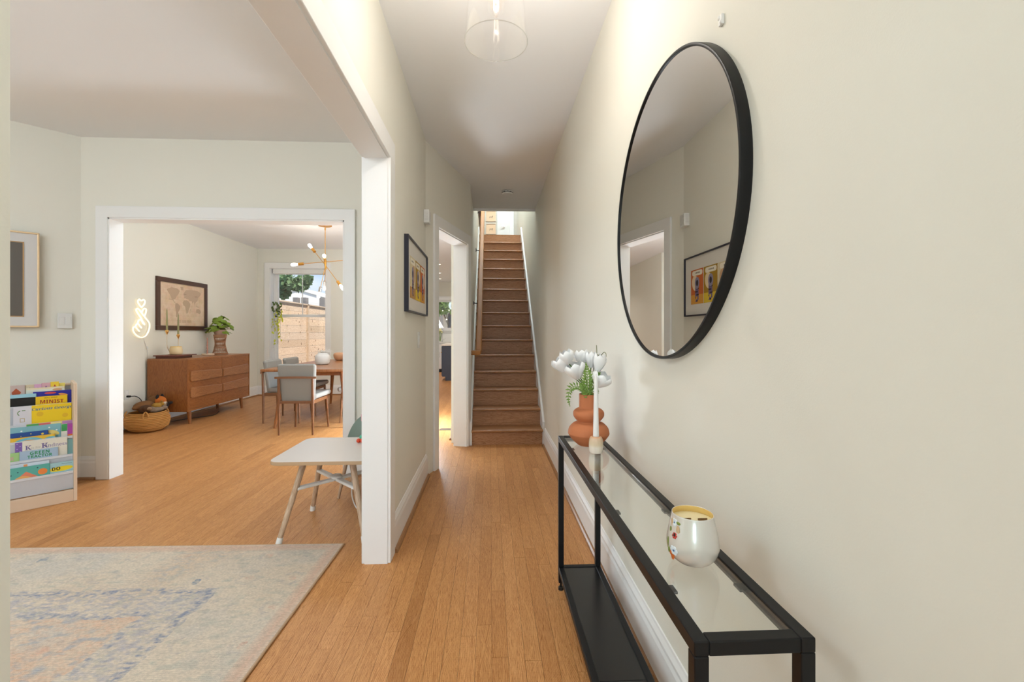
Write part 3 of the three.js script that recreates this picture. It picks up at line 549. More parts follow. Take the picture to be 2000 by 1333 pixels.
// children's book rack of fabric slings
{
  const u = [-.7071, .7071], O = [-2.945, -3.304], W = .60;
  const rack = thing('book_rack', 'pale wood book rack with white fabric slings full of picture books', 'book rack', [O[0], 0, O[1]], turnOf(u));   // local x: along the front to the left, z: into the wall
  const D = .33;
  for (const x of [0, W - .018]) mesh('side_panel', rb(x, x + .018, 0, .838, 0, D, .004), M.pale, rack);
  mesh('front_rail', rb(.018, W - .018, 0, .083, .004, .022, .003), M.pale, rack);
  mesh('top_rail', rb(.018, W - .018, .80, .818, D - .03, D - .012, .004), M.pale, rack);
  const cloth = new THREE.MeshStandardMaterial({ color: lin(.68, .69, .73), roughness: .95, side: THREE.DoubleSide, bumpMap: tex(paintBump, 8, 8), bumpScale: .001 });
  const E = [.213, .327, .451, .558, .681], dep = [.02, .06, .10, .155, .20];
  E.forEach((e, k) => {
    const g = new THREE.PlaneGeometry(W - .038, 1, 24, 12), p = g.attributes.position, low = k === 0 ? .088 : e - .16;
    for (let i = 0; i < p.count; i++) { const x = p.getX(i) + W / 2, t = p.getY(i) + .5, sag = .008 * Math.sin(Math.PI * (x / W)) * (1 - t) + .003 * Math.sin(x * 60 + k) * (1 - t) * t; p.setXYZ(i, x, low + (e - low) * t, dep[k] + .002 - sag + (1 - t) * .012); }
    g.computeVertexNormals(); const f = mesh('sling', g, cloth, rack);
    mesh('hem', [rb(.019, W - .019, e - .016, e, dep[k] - .001, dep[k] + .003, .0015), cyl(V(.019, e - .001, dep[k] + .001), V(W - .019, e - .001, dep[k] + .001), .003, .003, 8)], std(lin(.72, .72, .75), .9), f);
  });
  mesh('back_cloth', bx(.019, W - .019, .09, .80, D - .022, D - .018), cloth, rack);
  // books: u0,u1 along the front, visible top, tier, label, cover drawing
  const book = (x0, x1, top, k, dd2, col, label, draw, tall = .2) => {
    const z = dep[k] + .008 + dd2, h = tall, b = thing('book', label, 'book', [O[0] + u[0] * (x0 + x1) / 2 - .7071 * z, top - h, O[1] + u[1] * (x0 + x1) / 2 - .7071 * z], turnOf(u), 'picture books in the fabric slings');
    const w = x1 - x0;
    mesh('cover', rb(-w / 2, w / 2, 0, h, 0, .008, .0012), std(col, .4), b);
    if (draw) {
      const tw = 256, thh = Math.max(64, Math.round(256 * h / w)); const t = canvasTex(tw, Math.min(512, thh), draw), g = new THREE.PlaneGeometry(w - .003, h - .003); g.rotateY(Math.PI); g.translate(0, h / 2, -.0006);
      mesh('cover_print', g, std(0xffffff, .4, { map: t }), b);
    }
    return b;
  };
  const fill = (c) => (x, w, h) => { x.fillStyle = c; x.fillRect(0, 0, w, h); };
  const text = (x, s, px, py, font, col, ls) => { x.fillStyle = col; x.font = font; x.textAlign = 'center'; x.textBaseline = 'middle'; x.fillText(s, px, py, ls); };
  // front pocket
  book(.134, .33, .290, 0, .002, '#57b0a6', 'teal picture book with coral shapes and an orange face in the lowest sling', (x, w, h) => { fill('#5fb3a8')(x, w, h); x.fillStyle = '#e98a6c'; x.beginPath(); x.moveTo(0, 150); x.lineTo(110, 42); x.lineTo(190, 105); x.lineTo(60, 190); x.fill(); x.fillStyle = '#efb26a'; x.beginPath(); x.ellipse(90, 130, 60, 52, 0, 0, 7); x.fill(); x.fillStyle = '#ee8a45'; x.beginPath(); x.ellipse(212, 62, 30, 28, 0, 0, 7); x.fill(); x.fillStyle = '#24485a'; for (const [a, b] of [[60, 40], [20, 60], [180, 22], [236, 110]]) { x.beginPath(); x.arc(a, b, 5, 0, 7); x.fill(); } });
  book(.137, .33, .310, 0, .014, '#cfd8e4', 'pale blue book with a small orange figure behind the teal book in the lowest sling', (x, w, h) => { fill('#cfdbe8')(x, w, h); x.fillStyle = '#e79a63'; x.fillRect(96, 6, 24, 26); x.fillStyle = '#eda2a2'; x.fillRect(0, 36, w, 5); }, .21);
  book(.012, .135, .284, 0, .006, '#a9cfd4', 'light blue book with a yellow banana and the letters DO in the lowest sling', (x, w, h) => { fill('#a5ccd3')(x, w, h); x.fillStyle = '#f3d92c'; x.beginPath(); x.ellipse(118, 92, 124, 36, -.04, 0, 7); x.fill(); text(x, 'DO', 62, 84, 'bold 66px sans-serif', '#1d1a12'); x.fillStyle = '#54707a'; x.fillRect(120, 22, 110, 4); });
  // second pocket
  book(.092, .276, .388, 1, .002, '#a9bfd4', 'grey blue book titled GREEN TRACTOR in the second sling from below', (x, w, h) => { fill('#a9c0d6')(x, w, h); text(x, 'GREEN', 132, 26, 'bold 42px sans-serif', '#1f8a52'); text(x, 'TRACTOR', 132, 60, 'bold 38px sans-serif', '#1f8a52'); });
  book(.276, .34, .385, 1, .004, '#9ccb7c', 'green book with pink letters WI at the left of the second sling', (x, w, h) => { fill('#a8d08a')(x, w, h); text(x, 'WI', 90, 120, 'bold 96px sans-serif', '#e58fb0'); }, .16);
  book(.046, .298, .452, 1, .014, '#e8e2d2', 'cream book titled K is for Kindness with a purple spine', (x, w, h) => { fill('#e9e3d4')(x, w, h); x.fillStyle = '#7e5fb0'; x.fillRect(0, 0, 34, h); x.fillStyle = '#cdbfe6'; for (let i = 0; i < 9; i++) { x.beginPath(); x.arc(10 + (i % 2) * 14, 10 + i * 18, 3, 0, 7); x.fill(); } text(x, 'K', 62, 44, 'bold 44px serif', '#75689a'); text(x, 'is for', 100, 48, '20px serif', '#b9b2a6'); text(x, 'K', 142, 42, 'bold 48px serif', '#75689a'); text(x, 'indness', 202, 46, '30px serif', '#75689a'); });
  book(.010, .046, .430, 1, .020, '#7fa9a8', 'narrow grey teal book at the right end of the second sling', null);
  // third pocket
  book(.106, .34, .478, 2, .002, '#e8a93a', 'orange book with pale blue arches on its top edge in the middle sling', (x, w, h) => { fill('#f0c33c')(x, w, h); x.fillStyle = '#7fc4d4'; x.beginPath(); x.ellipse(118, 80, 100, 76, 0, 0, 7); x.fill(); x.beginPath(); x.ellipse(236, 70, 56, 56, 0, 0, 7); x.fill(); x.fillStyle = '#eda23e'; x.beginPath(); x.ellipse(118, 92, 92, 70, 0, 0, 7); x.fill(); x.beginPath(); x.ellipse(236, 82, 48, 50, 0, 0, 7); x.fill(); });
  book(.140, .34, .509, 2, .014, '#1f4f94', 'navy blue book with yellow stars in the middle sling', (x, w, h) => { fill('#1d4d96')(x, w, h); x.fillStyle = '#f1d24c'; for (const [a, b, r] of [[30, 40, 4], [90, 30, 3], [150, 16, 4], [222, 26, 9], [190, 50, 3]]) { x.beginPath(); x.arc(a, b, r, 0, 7); x.fill(); } });
  book(.076, .34, .546, 2, .026, '#84b9c2', 'sky blue book with cream and orange lettering in the middle sling', (x, w, h) => { fill('#86bcc6')(x, w, h); text(x, 'ELLIONA', 120, 50, 'bold 40px sans-serif', '#f0d9a8'); x.fillStyle = '#e9d27c'; x.beginPath(); x.ellipse(222, 58, 30, 14, .5, 0, 7); x.fill(); x.fillStyle = '#ffffff'; for (const [a, b] of [[20, 40], [70, 26], [200, 20], [236, 42]]) { x.beginPath(); x.arc(a, b, 5, 0, 7); x.fill(); } });
  book(.044, .076, .540, 2, .010, '#e6e6dd', 'white board book with a green top at the right of the middle sling', (x, w, h) => { fill('#e8e6da')(x, w, h); x.fillStyle = '#3f9e5b'; x.fillRect(0, 0, w, 130); x.fillStyle = '#e9963c'; x.beginPath(); x.arc(120, 360, 60, 0, 7); x.fill(); });
  book(.016, .044, .538, 2, .006, '#a83f9c', 'purple, orange and blue striped board book at the right of the middle sling', (x, w, h) => { fill('#b04aa6')(x, w, h); x.fillStyle = '#e8792e'; x.fillRect(0, 190, w, 130); x.fillStyle = '#1f86c8'; x.fillRect(0, 320, w, 200); });
  book(.010, .245, .560, 2, .034, '#dfc0a0', 'rainbow striped book just showing behind the middle sling books', (x, w, h) => { ['#58a85c', '#dd6a6a', '#f0dc9a', '#c38ac0'].forEach((c, i) => { x.fillStyle = c; x.fillRect(i * 64, 0, 64, h); }); });
  // fourth pocket
  book(.004 + .016, .219, .684, 3, .004, '#f2cf1d', 'bright yellow book with blue script title in the fourth sling', (x, w, h) => { fill('#f3d01e')(x, w, h); text(x, 'Curious George', 128, 32, 'italic bold 34px serif', '#1d5fa8'); x.fillStyle = '#e7bb2a'; x.beginPath(); x.arc(50, 80, 22, 0, 7); x.fill(); x.beginPath(); x.arc(214, 110, 20, 0, 7); x.fill(); });
  book(.219, .306, .682, 3, .010, '#dcdae2', 'white activity book with a green sprig and purple strip beside the bright yellow book', (x, w, h) => { fill('#dedce4')(x, w, h); x.strokeStyle = '#4f7d3f'; x.lineWidth = 12; x.beginPath(); x.arc(100, 110, 40, 2, 4.6); x.stroke(); x.fillStyle = '#4f7d3f'; x.fillRect(120, 60, 50, 14); x.strokeStyle = '#b9a15c'; x.lineWidth = 8; x.strokeRect(96, 210, 60, 60); x.fillStyle = '#4a3aa8'; x.fillRect(110, 330, 150, 120); });
  // fifth pocket
  book(.040, .200, .740, 4, .004, '#f2c718', 'yellow book with red hand-drawn letters MINIST in the fifth sling', (x, w, h) => { fill('#f3c81a')(x, w, h); text(x, 'SMALL  WORLD', 120, 16, '16px sans-serif', '#3a3220'); x.save(); x.translate(128, 62); x.transform(1, .03, 0, 1, 0, 0); text(x, 'MINIST', 0, 0, 'bold 56px sans-serif', '#a8321c'); x.restore(); text(x, 'AR', 128, 124, 'bold 50px sans-serif', '#a8321c'); });
  book(.018, .212, .774, 4, .020, '#20209a', 'royal blue book with a red badge behind the hand-lettered yellow book', (x, w, h) => { fill('#22249c')(x, w, h); x.fillStyle = '#d84a4a'; x.beginPath(); x.ellipse(112, 16, 40, 10, 0, 0, 7); x.fill(); x.fillStyle = '#e79a5a'; x.beginPath(); x.ellipse(200, 38, 34, 12, .3, 0, 7); x.fill(); });
  book(.196, .345, .765, 4, .010, '#8fc4d6', 'black book with a pale blue top band at the left of the fifth sling', (x, w, h) => { fill('#9fcfe0')(x, w, h); x.fillStyle = '#040508'; x.fillRect(0, 40, w, h - 40); });
  // back row
  const back = [[.250, .335, .828, '#c9b6b0', 'little board book with a red house drawing at the left of the back row', '#b4512c'], [.206, .250, .826, '#d9c8a8', 'little board book with a brown arch in the back row beside the red house book', '#6e5a4a'], [.170, .206, .828, '#d7a4c4', 'pink board book in the middle of the back row', '#c487b4'], [.125, .170, .833, '#d8a9b4', 'rosy board book with a purple bow in the back row', '#8d4f92'], [.082, .125, .839, '#ecc93a', 'tallest little yellow board book with a red bow in the back row', '#c6463c'], [.050, .082, .826, '#e9d56a', 'pale yellow board book at the right end of the back row', '#8fb5d0']];
  back.forEach(([a, b, tp, c, label, c2], i) => book(a, b, tp, 4, .040 + (i % 2) * .009, c, label, (x, w, h) => { fill(c)(x, w, h); x.fillStyle = c2; x.beginPath(); x.moveTo(60, 150); x.lineTo(128, 60); x.lineTo(200, 150); x.lineTo(180, 210); x.lineTo(80, 210); x.fill(); }, .15));
  book(.052, .246, .803, 4, .030, '#dcd9c4', 'long pale striped book lying in front of the back row', (x, w, h) => { fill('#dfe3d6')(x, w, h); x.fillStyle = '#e9d9b4'; x.fillRect(0, 0, w, 14); x.fillStyle = '#d8a87c'; x.beginPath(); x.ellipse(206, 26, 34, 12, 0, 0, 7); x.fill(); }, .12);
}
// children's table, chair and bead toy
{
  const X = -.955, Z = -2.80, H = .48, t = thing('childrens_table', 'low square childrens table with pale top and round splayed legs', 'table', [X, 0, Z]);
  const sh = new THREE.Shape(), w = .285, r = .075; sh.moveTo(-w + r, -w); sh.lineTo(w - r, -w); sh.quadraticCurveTo(w, -w, w, -w + r); sh.lineTo(w, w - r); sh.quadraticCurveTo(w, w, w - r, w); sh.lineTo(-w + r, w); sh.quadraticCurveTo(-w, w, -w, w - r); sh.lineTo(-w, -w + r); sh.quadraticCurveTo(-w, -w, -w + r, -w);
  const g = new THREE.ExtrudeGeometry(sh, { depth: .016, bevelEnabled: true, bevelSize: .002, bevelThickness: .002, bevelSegments: 2, curveSegments: 10 }); g.rotateX(-Math.PI / 2); g.translate(0, H - .020, 0);
  mesh('plywood_edge', g, std(lin(.50, .33, .19), .5), t);
  const g2 = new THREE.ExtrudeGeometry(sh, { depth: .0015, bevelEnabled: false, curveSegments: 10 }); g2.rotateX(-Math.PI / 2); g2.translate(0, H - .0018, 0);
  mesh('tabletop', g2, std(lin(.76, .68, .62), .3), t);
  const beech = std(lin(.66, .50, .36), .45, { map: grainTex });
  for (const sx of [-1, 1]) for (const sz of [-1, 1]) { const a = V(sx * .135, H - .022, sz * .135), b = V(sx * .235, .03, sz * .235); const l = mesh('leg', cyl(b, a, .0145, .0185, 18), beech, t); mesh('foot_cap', cyl(V(sx * .24, .0, sz * .24), V(sx * .233, .036, sz * .233), .0175, .0165, 16), M.white, l); }
  for (const s of [-1, 1]) { const g = new RoundedBoxGeometry(.485, .018, .030, 3, .006), p = g.attributes.position; for (let i = 0; i < p.count; i++) { const q = Math.abs(p.getX(i)) / .24; p.setZ(i, p.getZ(i) * (.75 + .5 * q * q)); p.setY(i, p.getY(i) + H - .178 - .012 * q * q); } g.rotateY(s * Math.PI / 4); mesh('cross_brace', g, M.white, t); }
  mesh('brace_hub', lathe([[0, H - .196], [.03, H - .196], [.036, H - .18], [.03, H - .166], [0, H - .164]], 28), M.white, t);
  const c = thing('childrens_chair', 'sage green childrens chair with rounded shell back behind the low table', 'chair', [-.925, 0, -3.38]);
  const shell = new THREE.PlaneGeometry(1, 1, 24, 24), p = shell.attributes.position;
  for (let i = 0; i < p.count; i++) { const a = p.getX(i) * 2, b = p.getY(i) + .5; const th2 = a * 1.25, w2 = Math.sqrt(Math.max(0, 1 - a * a)); const top = .30 + .255 * Math.pow(Math.max(0, 1 - Math.pow(Math.abs(a), 2.2)), .75); p.setXYZ(i, Math.sin(th2) * .19, .29 + (top - .28) * b, -Math.cos(th2) * .17 * (1 - 0) + .02 - b * .02); }
  shell.computeVertexNormals(); const sage = new THREE.MeshStandardMaterial({ color: lin(.30, .38, .33), roughness: .5, side: THREE.DoubleSide });
  mesh('backrest', shell, sage, c); mesh('seat', rb(-.16, .16, .272, .292, -.15, .15, .009), sage, c);
  for (const sx of [-1, 1]) { mesh('leg', cyl(V(sx * .17, 0, .13), V(sx * .12, .275, .09), .010, .014), beech, c); mesh('leg', cyl(V(sx * .17, 0, -.15), V(sx * .12, .275, -.10), .010, .014), beech, c); mesh('bolt', ball(sx * .172, .40, -.045, .008, .008, .008, 10), M.white, c); }
  const toy = thing('bead_toy', 'small toy of orange red, green and yellow wooden beads on the low table', 'toy', [-.835, H, -2.94]);
  mesh('red_bead', [ball(-.022, .014, .012, .014), ball(.004, .015, .018, .015), ball(.016, .014, .0, .014)], std(lin(.75, .07, .02), .4), toy);
  mesh('green_bead', [ball(-.006, .034, .0, .014), ball(.008, .048, -.004, .010)], std(lin(.08, .50, .30), .4), toy);
  mesh('yellow_stick', cyl(V(.0, .03, 0), V(-.003, .145, -.01), .005), std(lin(.75, .72, .25), .5), toy);
  mesh('pink_tip', cyl(V(-.003, .138, -.01), V(-.004, .182, -.012), .0085), std(lin(.68, .30, .38), .5), toy);
  mesh('blue_bead', ball(.012, .07, -.004, .008), std(lin(.15, .45, .5), .4), toy);
  const cab = thing('white_cable', 'thin white cable looping down to the floor behind the low table', 'cable');
  mesh('cord', tube([V(-.90, .33, -3.05), V(-.93, .22, -3.05), V(-.92, .10, -3.0), V(-.86, .03, -2.95), V(-.80, .006, -3.0), V(-.74, .006, -3.1)], .004, 40, 8), M.white, cab);
}

// ---------------------------------------------------------------- dining room
const DT = .862;                                        // dresser top
{
  const d = thing('dresser', 'low mid-century walnut dresser with six drawers and curved wooden pulls', 'dresser');
  const X0 = -4.40, X1 = -3.90, Z0 = -5.90, Z1 = -7.37, B = .175, k = .02;
  mesh('side_panel', bx(X0, X1, B, DT - k, Z0 - k, Z0, 'y'), M.walnut, d); mesh('side_panel', bx(X0, X1, B, DT - k, Z1, Z1 + k, 'y', .3), M.walnut, d);
  mesh('top_panel', bx(X0, X1 + .002, DT - k, DT, Z1, Z0, 'z'), M.walnutTop, d); mesh('bottom_panel', bx(X0, X1, B, B + k, Z1 + k, Z0 - k), M.walnut, d); mesh('back_panel', bx(X0, X0 + .01, B + k, DT - k, Z1 + k, Z0 - k), M.walnut, d);
  const h0 = B + k, dh = (DT - k - h0) / 3, zm = (Z0 + Z1) / 2;
  for (let r = 0; r < 3; r++) for (const [za, zb] of [[Z0 - k - .002, zm + .0015], [zm - .0015, Z1 + k + .002]]) {
    const y0 = h0 + r * dh + .0015, y1 = h0 + (r + 1) * dh - .0015;
    const dr = mesh('drawer', bx(X1 - .022, X1 - .004, y0, y1, za, zb, 'z', r * .2 + (za < zm ? .1 : 0)), M.walnut, d);
    // sculpted lip pulls: lower edge of the upper two rows, upper edge of the lower two
    const lip = (lo) => { const sh = new THREE.Shape(), L3 = za - zb, h2 = .062; const R = .03; if (lo) { sh.moveTo(0, 0); sh.lineTo(L3, 0); sh.lineTo(L3, h2 * .55); sh.lineTo(R, h2); sh.quadraticCurveTo(0, h2, 0, h2 - R); } else { sh.moveTo(0, 0); sh.lineTo(L3, 0); sh.lineTo(L3, -h2 * .9); sh.lineTo(R, -h2); sh.quadraticCurveTo(0, -h2, 0, -h2 + R); } sh.closePath();
      const g = new THREE.ExtrudeGeometry(sh, { depth: .016, bevelEnabled: true, bevelSize: .008, bevelThickness: .010, bevelSegments: 3 }); const uv = g.attributes.uv, p = g.attributes.position; for (let i = 0; i < uv.count; i++) uv.setXY(i, p.getY(i) / UVU + r * .2, p.getX(i) / UVV); return g; };
    const near = za > zm, place = (g, y) => { if (!near) g.scale(-1, 1, 1); g.rotateY(Math.PI / 2); if (!near) { const ix = g.index; } g.translate(X1 - .012, y, near ? za - .032 : zb + .032); return g; };
    const flip = (g) => { const q = g.index ? g.toNonIndexed() : g; const a = q.attributes.position; for (let i = 0; i < a.count; i += 3) for (const n of ['position', 'normal', 'uv']) { const t = q.attributes[n], s = t.itemSize; for (let c = 0; c < s; c++) { const v = t.array[(i + 1) * s + c]; t.array[(i + 1) * s + c] = t.array[(i + 2) * s + c]; t.array[(i + 2) * s + c] = v; } } return q; };
    const mk = (lo, y) => { let g = lip(lo); g.scale((za - zb - .048) / (za - zb), 1, 1); g = place(g, y); return near ? g : flip(g); };
    if (r > 0) mesh('pull', mk(true, y0), M.walnutTop, dr); if (r < 2) mesh('pull', mk(false, y1), M.walnutTop, dr);
  }
  for (const z of [Z0 - .10, Z1 + .16]) for (const x of [X1 - .05, X0 + .09]) mesh('leg', cyl(V(x + (x > -4.2 ? .015 : 0), 0, z), V(x, B, z), .016, .027, 20), M.walnut, d);
}
{
  const m = thing('map_picture', 'antique style world map in a wide dark brown frame above the dresser', 'map', [D_LEFT, 1.593, -6.597], Math.PI / 2);
  const w = 1.045, h = .72, f = .062, wood = std(lin(.075, .030, .018), .3);
  mesh('frame', [rb(-w / 2, w / 2, h / 2 - f, h / 2, 0, .028, .004), rb(-w / 2, w / 2, -h / 2, -h / 2 + f, 0, .028, .004), rb(-w / 2, -w / 2 + f, -h / 2 + f, h / 2 - f, 0, .028, .004), rb(w / 2 - f, w / 2, -h / 2 + f, h / 2 - f, 0, .028, .004)], wood, m);
  const t = canvasTex(512, 334, (x, W, H) => {
    x.fillStyle = '#dcc4aa'; x.fillRect(0, 0, W, H);
    for (let i = 0; i < 900; i++) { x.fillStyle = `rgba(${150 + rnd() * 60},${115 + rnd() * 50},${80 + rnd() * 40},.045)`; const r = 4 + rnd() * 22; x.beginPath(); x.arc(rnd() * W, rnd() * H, r, 0, 7); x.fill(); }
    x.strokeStyle = 'rgba(130,95,70,.22)'; x.lineWidth = 1; for (let i = 1; i < 8; i++) { x.beginPath(); x.moveTo(i * 64, 0); x.lineTo(i * 64, H); x.moveTo(0, i * 42); x.lineTo(W, i * 42); x.stroke(); }
    const land = (c, ...ps) => { x.fillStyle = c; for (const p of ps) { x.beginPath(); p.forEach(([a, b], i) => i ? x.lineTo(a * W / 100, b * H / 100) : x.moveTo(a * W / 100, b * H / 100)); x.closePath(); x.fill(); } };
    land('#bb9f84', [[14, 16], [24, 10], [36, 11], [42, 16], [39, 24], [35, 30], [33, 35], [31, 38], [29, 37], [28, 40], [31, 44], [33, 47], [31, 46], [27, 41], [24, 36], [21, 28], [17, 22]]);
    land('#b59a80', [[33, 46], [38, 47], [43, 53], [42, 60], [39, 66], [37, 73], [36, 80], [34, 79], [34, 68], [32, 57], [32, 50]]);
    land('#bea38a', [[51, 20], [56, 12], [70, 10], [84, 11], [92, 16], [90, 22], [85, 28], [83, 36], [79, 40], [76, 46], [74, 39], [71, 44], [69, 38], [64, 38], [62, 34], [57, 34], [54, 32], [51, 33], [52, 28], [50, 24]]);
    land('#b9a084', [[51, 38], [58, 37], [63, 40], [66, 46], [65, 52], [62, 60], [60, 68], [57, 70], [55, 60], [54, 53], [50, 50], [48, 44]]);
    land('#bb9f84', [[80, 58], [85, 56], [90, 58], [92, 64], [89, 69], [84, 67], [80, 66]], [[43, 6], [50, 6], [49, 13], [45, 14]], [[66, 57], [68, 58], [67, 64], [66, 62]], [[78, 48], [84, 50], [88, 53], [83, 52]]);
    x.fillStyle = '#6e4f3c'; x.font = '9px serif'; for (const [s, a, b] of [[.3, 96, 126], [.2, 260, 76], [.3, 392, 86]]) x.fillRect(a, b, 50 * s + 20, 2);
    x.strokeStyle = 'rgba(120,85,60,.5)'; x.strokeRect(5, 5, W - 10, H - 10); x.fillStyle = 'rgba(120,85,60,.45)'; for (let i = 0; i < 9; i++) x.fillRect(180 + (i % 3) * 60, 286 + Math.floor(i / 3) * 9, 50, 3);
  });
  const g = new THREE.PlaneGeometry(w - 2 * f, h - 2 * f); g.translate(0, 0, .012); mesh('map_sheet', g, std(0xffffff, .6, { map: t }), m); mesh('backing', bx(-w / 2 + .02, w / 2 - .02, -h / 2 + .02, h / 2 - .02, 0, .010), M.pale, m);
  mesh('inner_line', [bx(-w / 2 + f, w / 2 - f, h / 2 - f - .006, h / 2 - f, .012, .016), bx(-w / 2 + f, w / 2 - f, -h / 2 + f, -h / 2 + f + .006, .012, .016), bx(-w / 2 + f, -w / 2 + f + .006, -h / 2 + f, h / 2 - f, .012, .016), bx(w / 2 - f - .006, w / 2 - f, -h / 2 + f, h / 2 - f, .012, .016)], std(lin(.55, .42, .28), .5), m);
}
{
  const n = thing('neon_sign', 'glowing warm white neon sign of a crossed finger heart on the dining wall', 'neon sign');
  const X = D_LEFT + .03, P = (a) => a.map(([z, y]) => V(X, y, z)), glow = std(lin(.9, .85, .7), .4, { emissive: 0xfff0cc, emissiveIntensity: .85 });
  const r = .0085;
  mesh('heart_tube', tube(P([[-5.805, 1.517], [-5.762, 1.556], [-5.747, 1.592], [-5.772, 1.617], [-5.803, 1.602], [-5.838, 1.620], [-5.861, 1.597], [-5.850, 1.562], [-5.807, 1.518]]), r, 60), glow, n);
  mesh('hand_tube', tube(P([[-5.857, 1.303], [-5.82, 1.346], [-5.787, 1.396], [-5.736, 1.452], [-5.721, 1.48], [-5.736, 1.499], [-5.761, 1.495], [-5.805, 1.45], [-5.88, 1.377], [-5.933, 1.322], [-5.937, 1.274], [-5.914, 1.207], [-5.87, 1.156], [-5.805, 1.137], [-5.741, 1.157], [-5.689, 1.2], [-5.672, 1.24], [-5.682, 1.264], [-5.707, 1.271], [-5.736, 1.246], [-5.772, 1.214]]), r, 140), glow, n);
  mesh('finger_tube', tube(P([[-5.707, 1.271], [-5.723, 1.3], [-5.747, 1.312], [-5.768, 1.294], [-5.805, 1.258]]), r, 40), glow, n);
  mesh('finger_tube', tube(P([[-5.747, 1.312], [-5.75, 1.337], [-5.772, 1.359], [-5.801, 1.353], [-5.827, 1.32], [-5.857, 1.3]]), r, 40), glow, n);
  mesh('thumb_tube', tube(P([[-5.805, 1.45], [-5.827, 1.485], [-5.852, 1.505], [-5.88, 1.498], [-5.88, 1.473], [-5.867, 1.435], [-5.852, 1.411]]), r, 40), glow, n);
  const sh = new THREE.Shape(); [[-5.652, 1.228], [-5.696, 1.314], [-5.741, 1.387], [-5.696, 1.471], [-5.723, 1.516], [-5.716, 1.61], [-5.787, 1.645], [-5.875, 1.635], [-5.885, 1.569], [-5.905, 1.511], [-5.905, 1.422], [-5.957, 1.319], [-5.941, 1.23], [-5.889, 1.14], [-5.805, 1.115], [-5.714, 1.135]].forEach(([z, y], i) => i ? sh.lineTo(-z, y) : sh.moveTo(-z, y)); sh.closePath();
  const g = new THREE.ExtrudeGeometry(sh, { depth: .005, bevelEnabled: false }); g.rotateY(Math.PI / 2); g.translate(D_LEFT + .012, 0, 0);
  mesh('acrylic_back', g, new THREE.MeshPhysicalMaterial({ color: 0xffffff, roughness: .05, transmission: 1, thickness: 0 }), n);
  mesh('wire', tube([V(D_LEFT + .012, 1.12, -5.87), V(D_LEFT + .006, 1.05, -5.90), V(D_LEFT + .006, .98, -5.93), V(D_LEFT + .008, .86, -5.94)], .0025, 30, 6), M.plastic, n);
  mesh('inline_switch', rb(D_LEFT + .001, D_LEFT + .010, .985, 1.02, -5.945, -5.925, .003), M.plastic, n);
  lamp(D_LEFT + .12, 1.35, -5.81, .012, 0xffe6b4, 5);
}
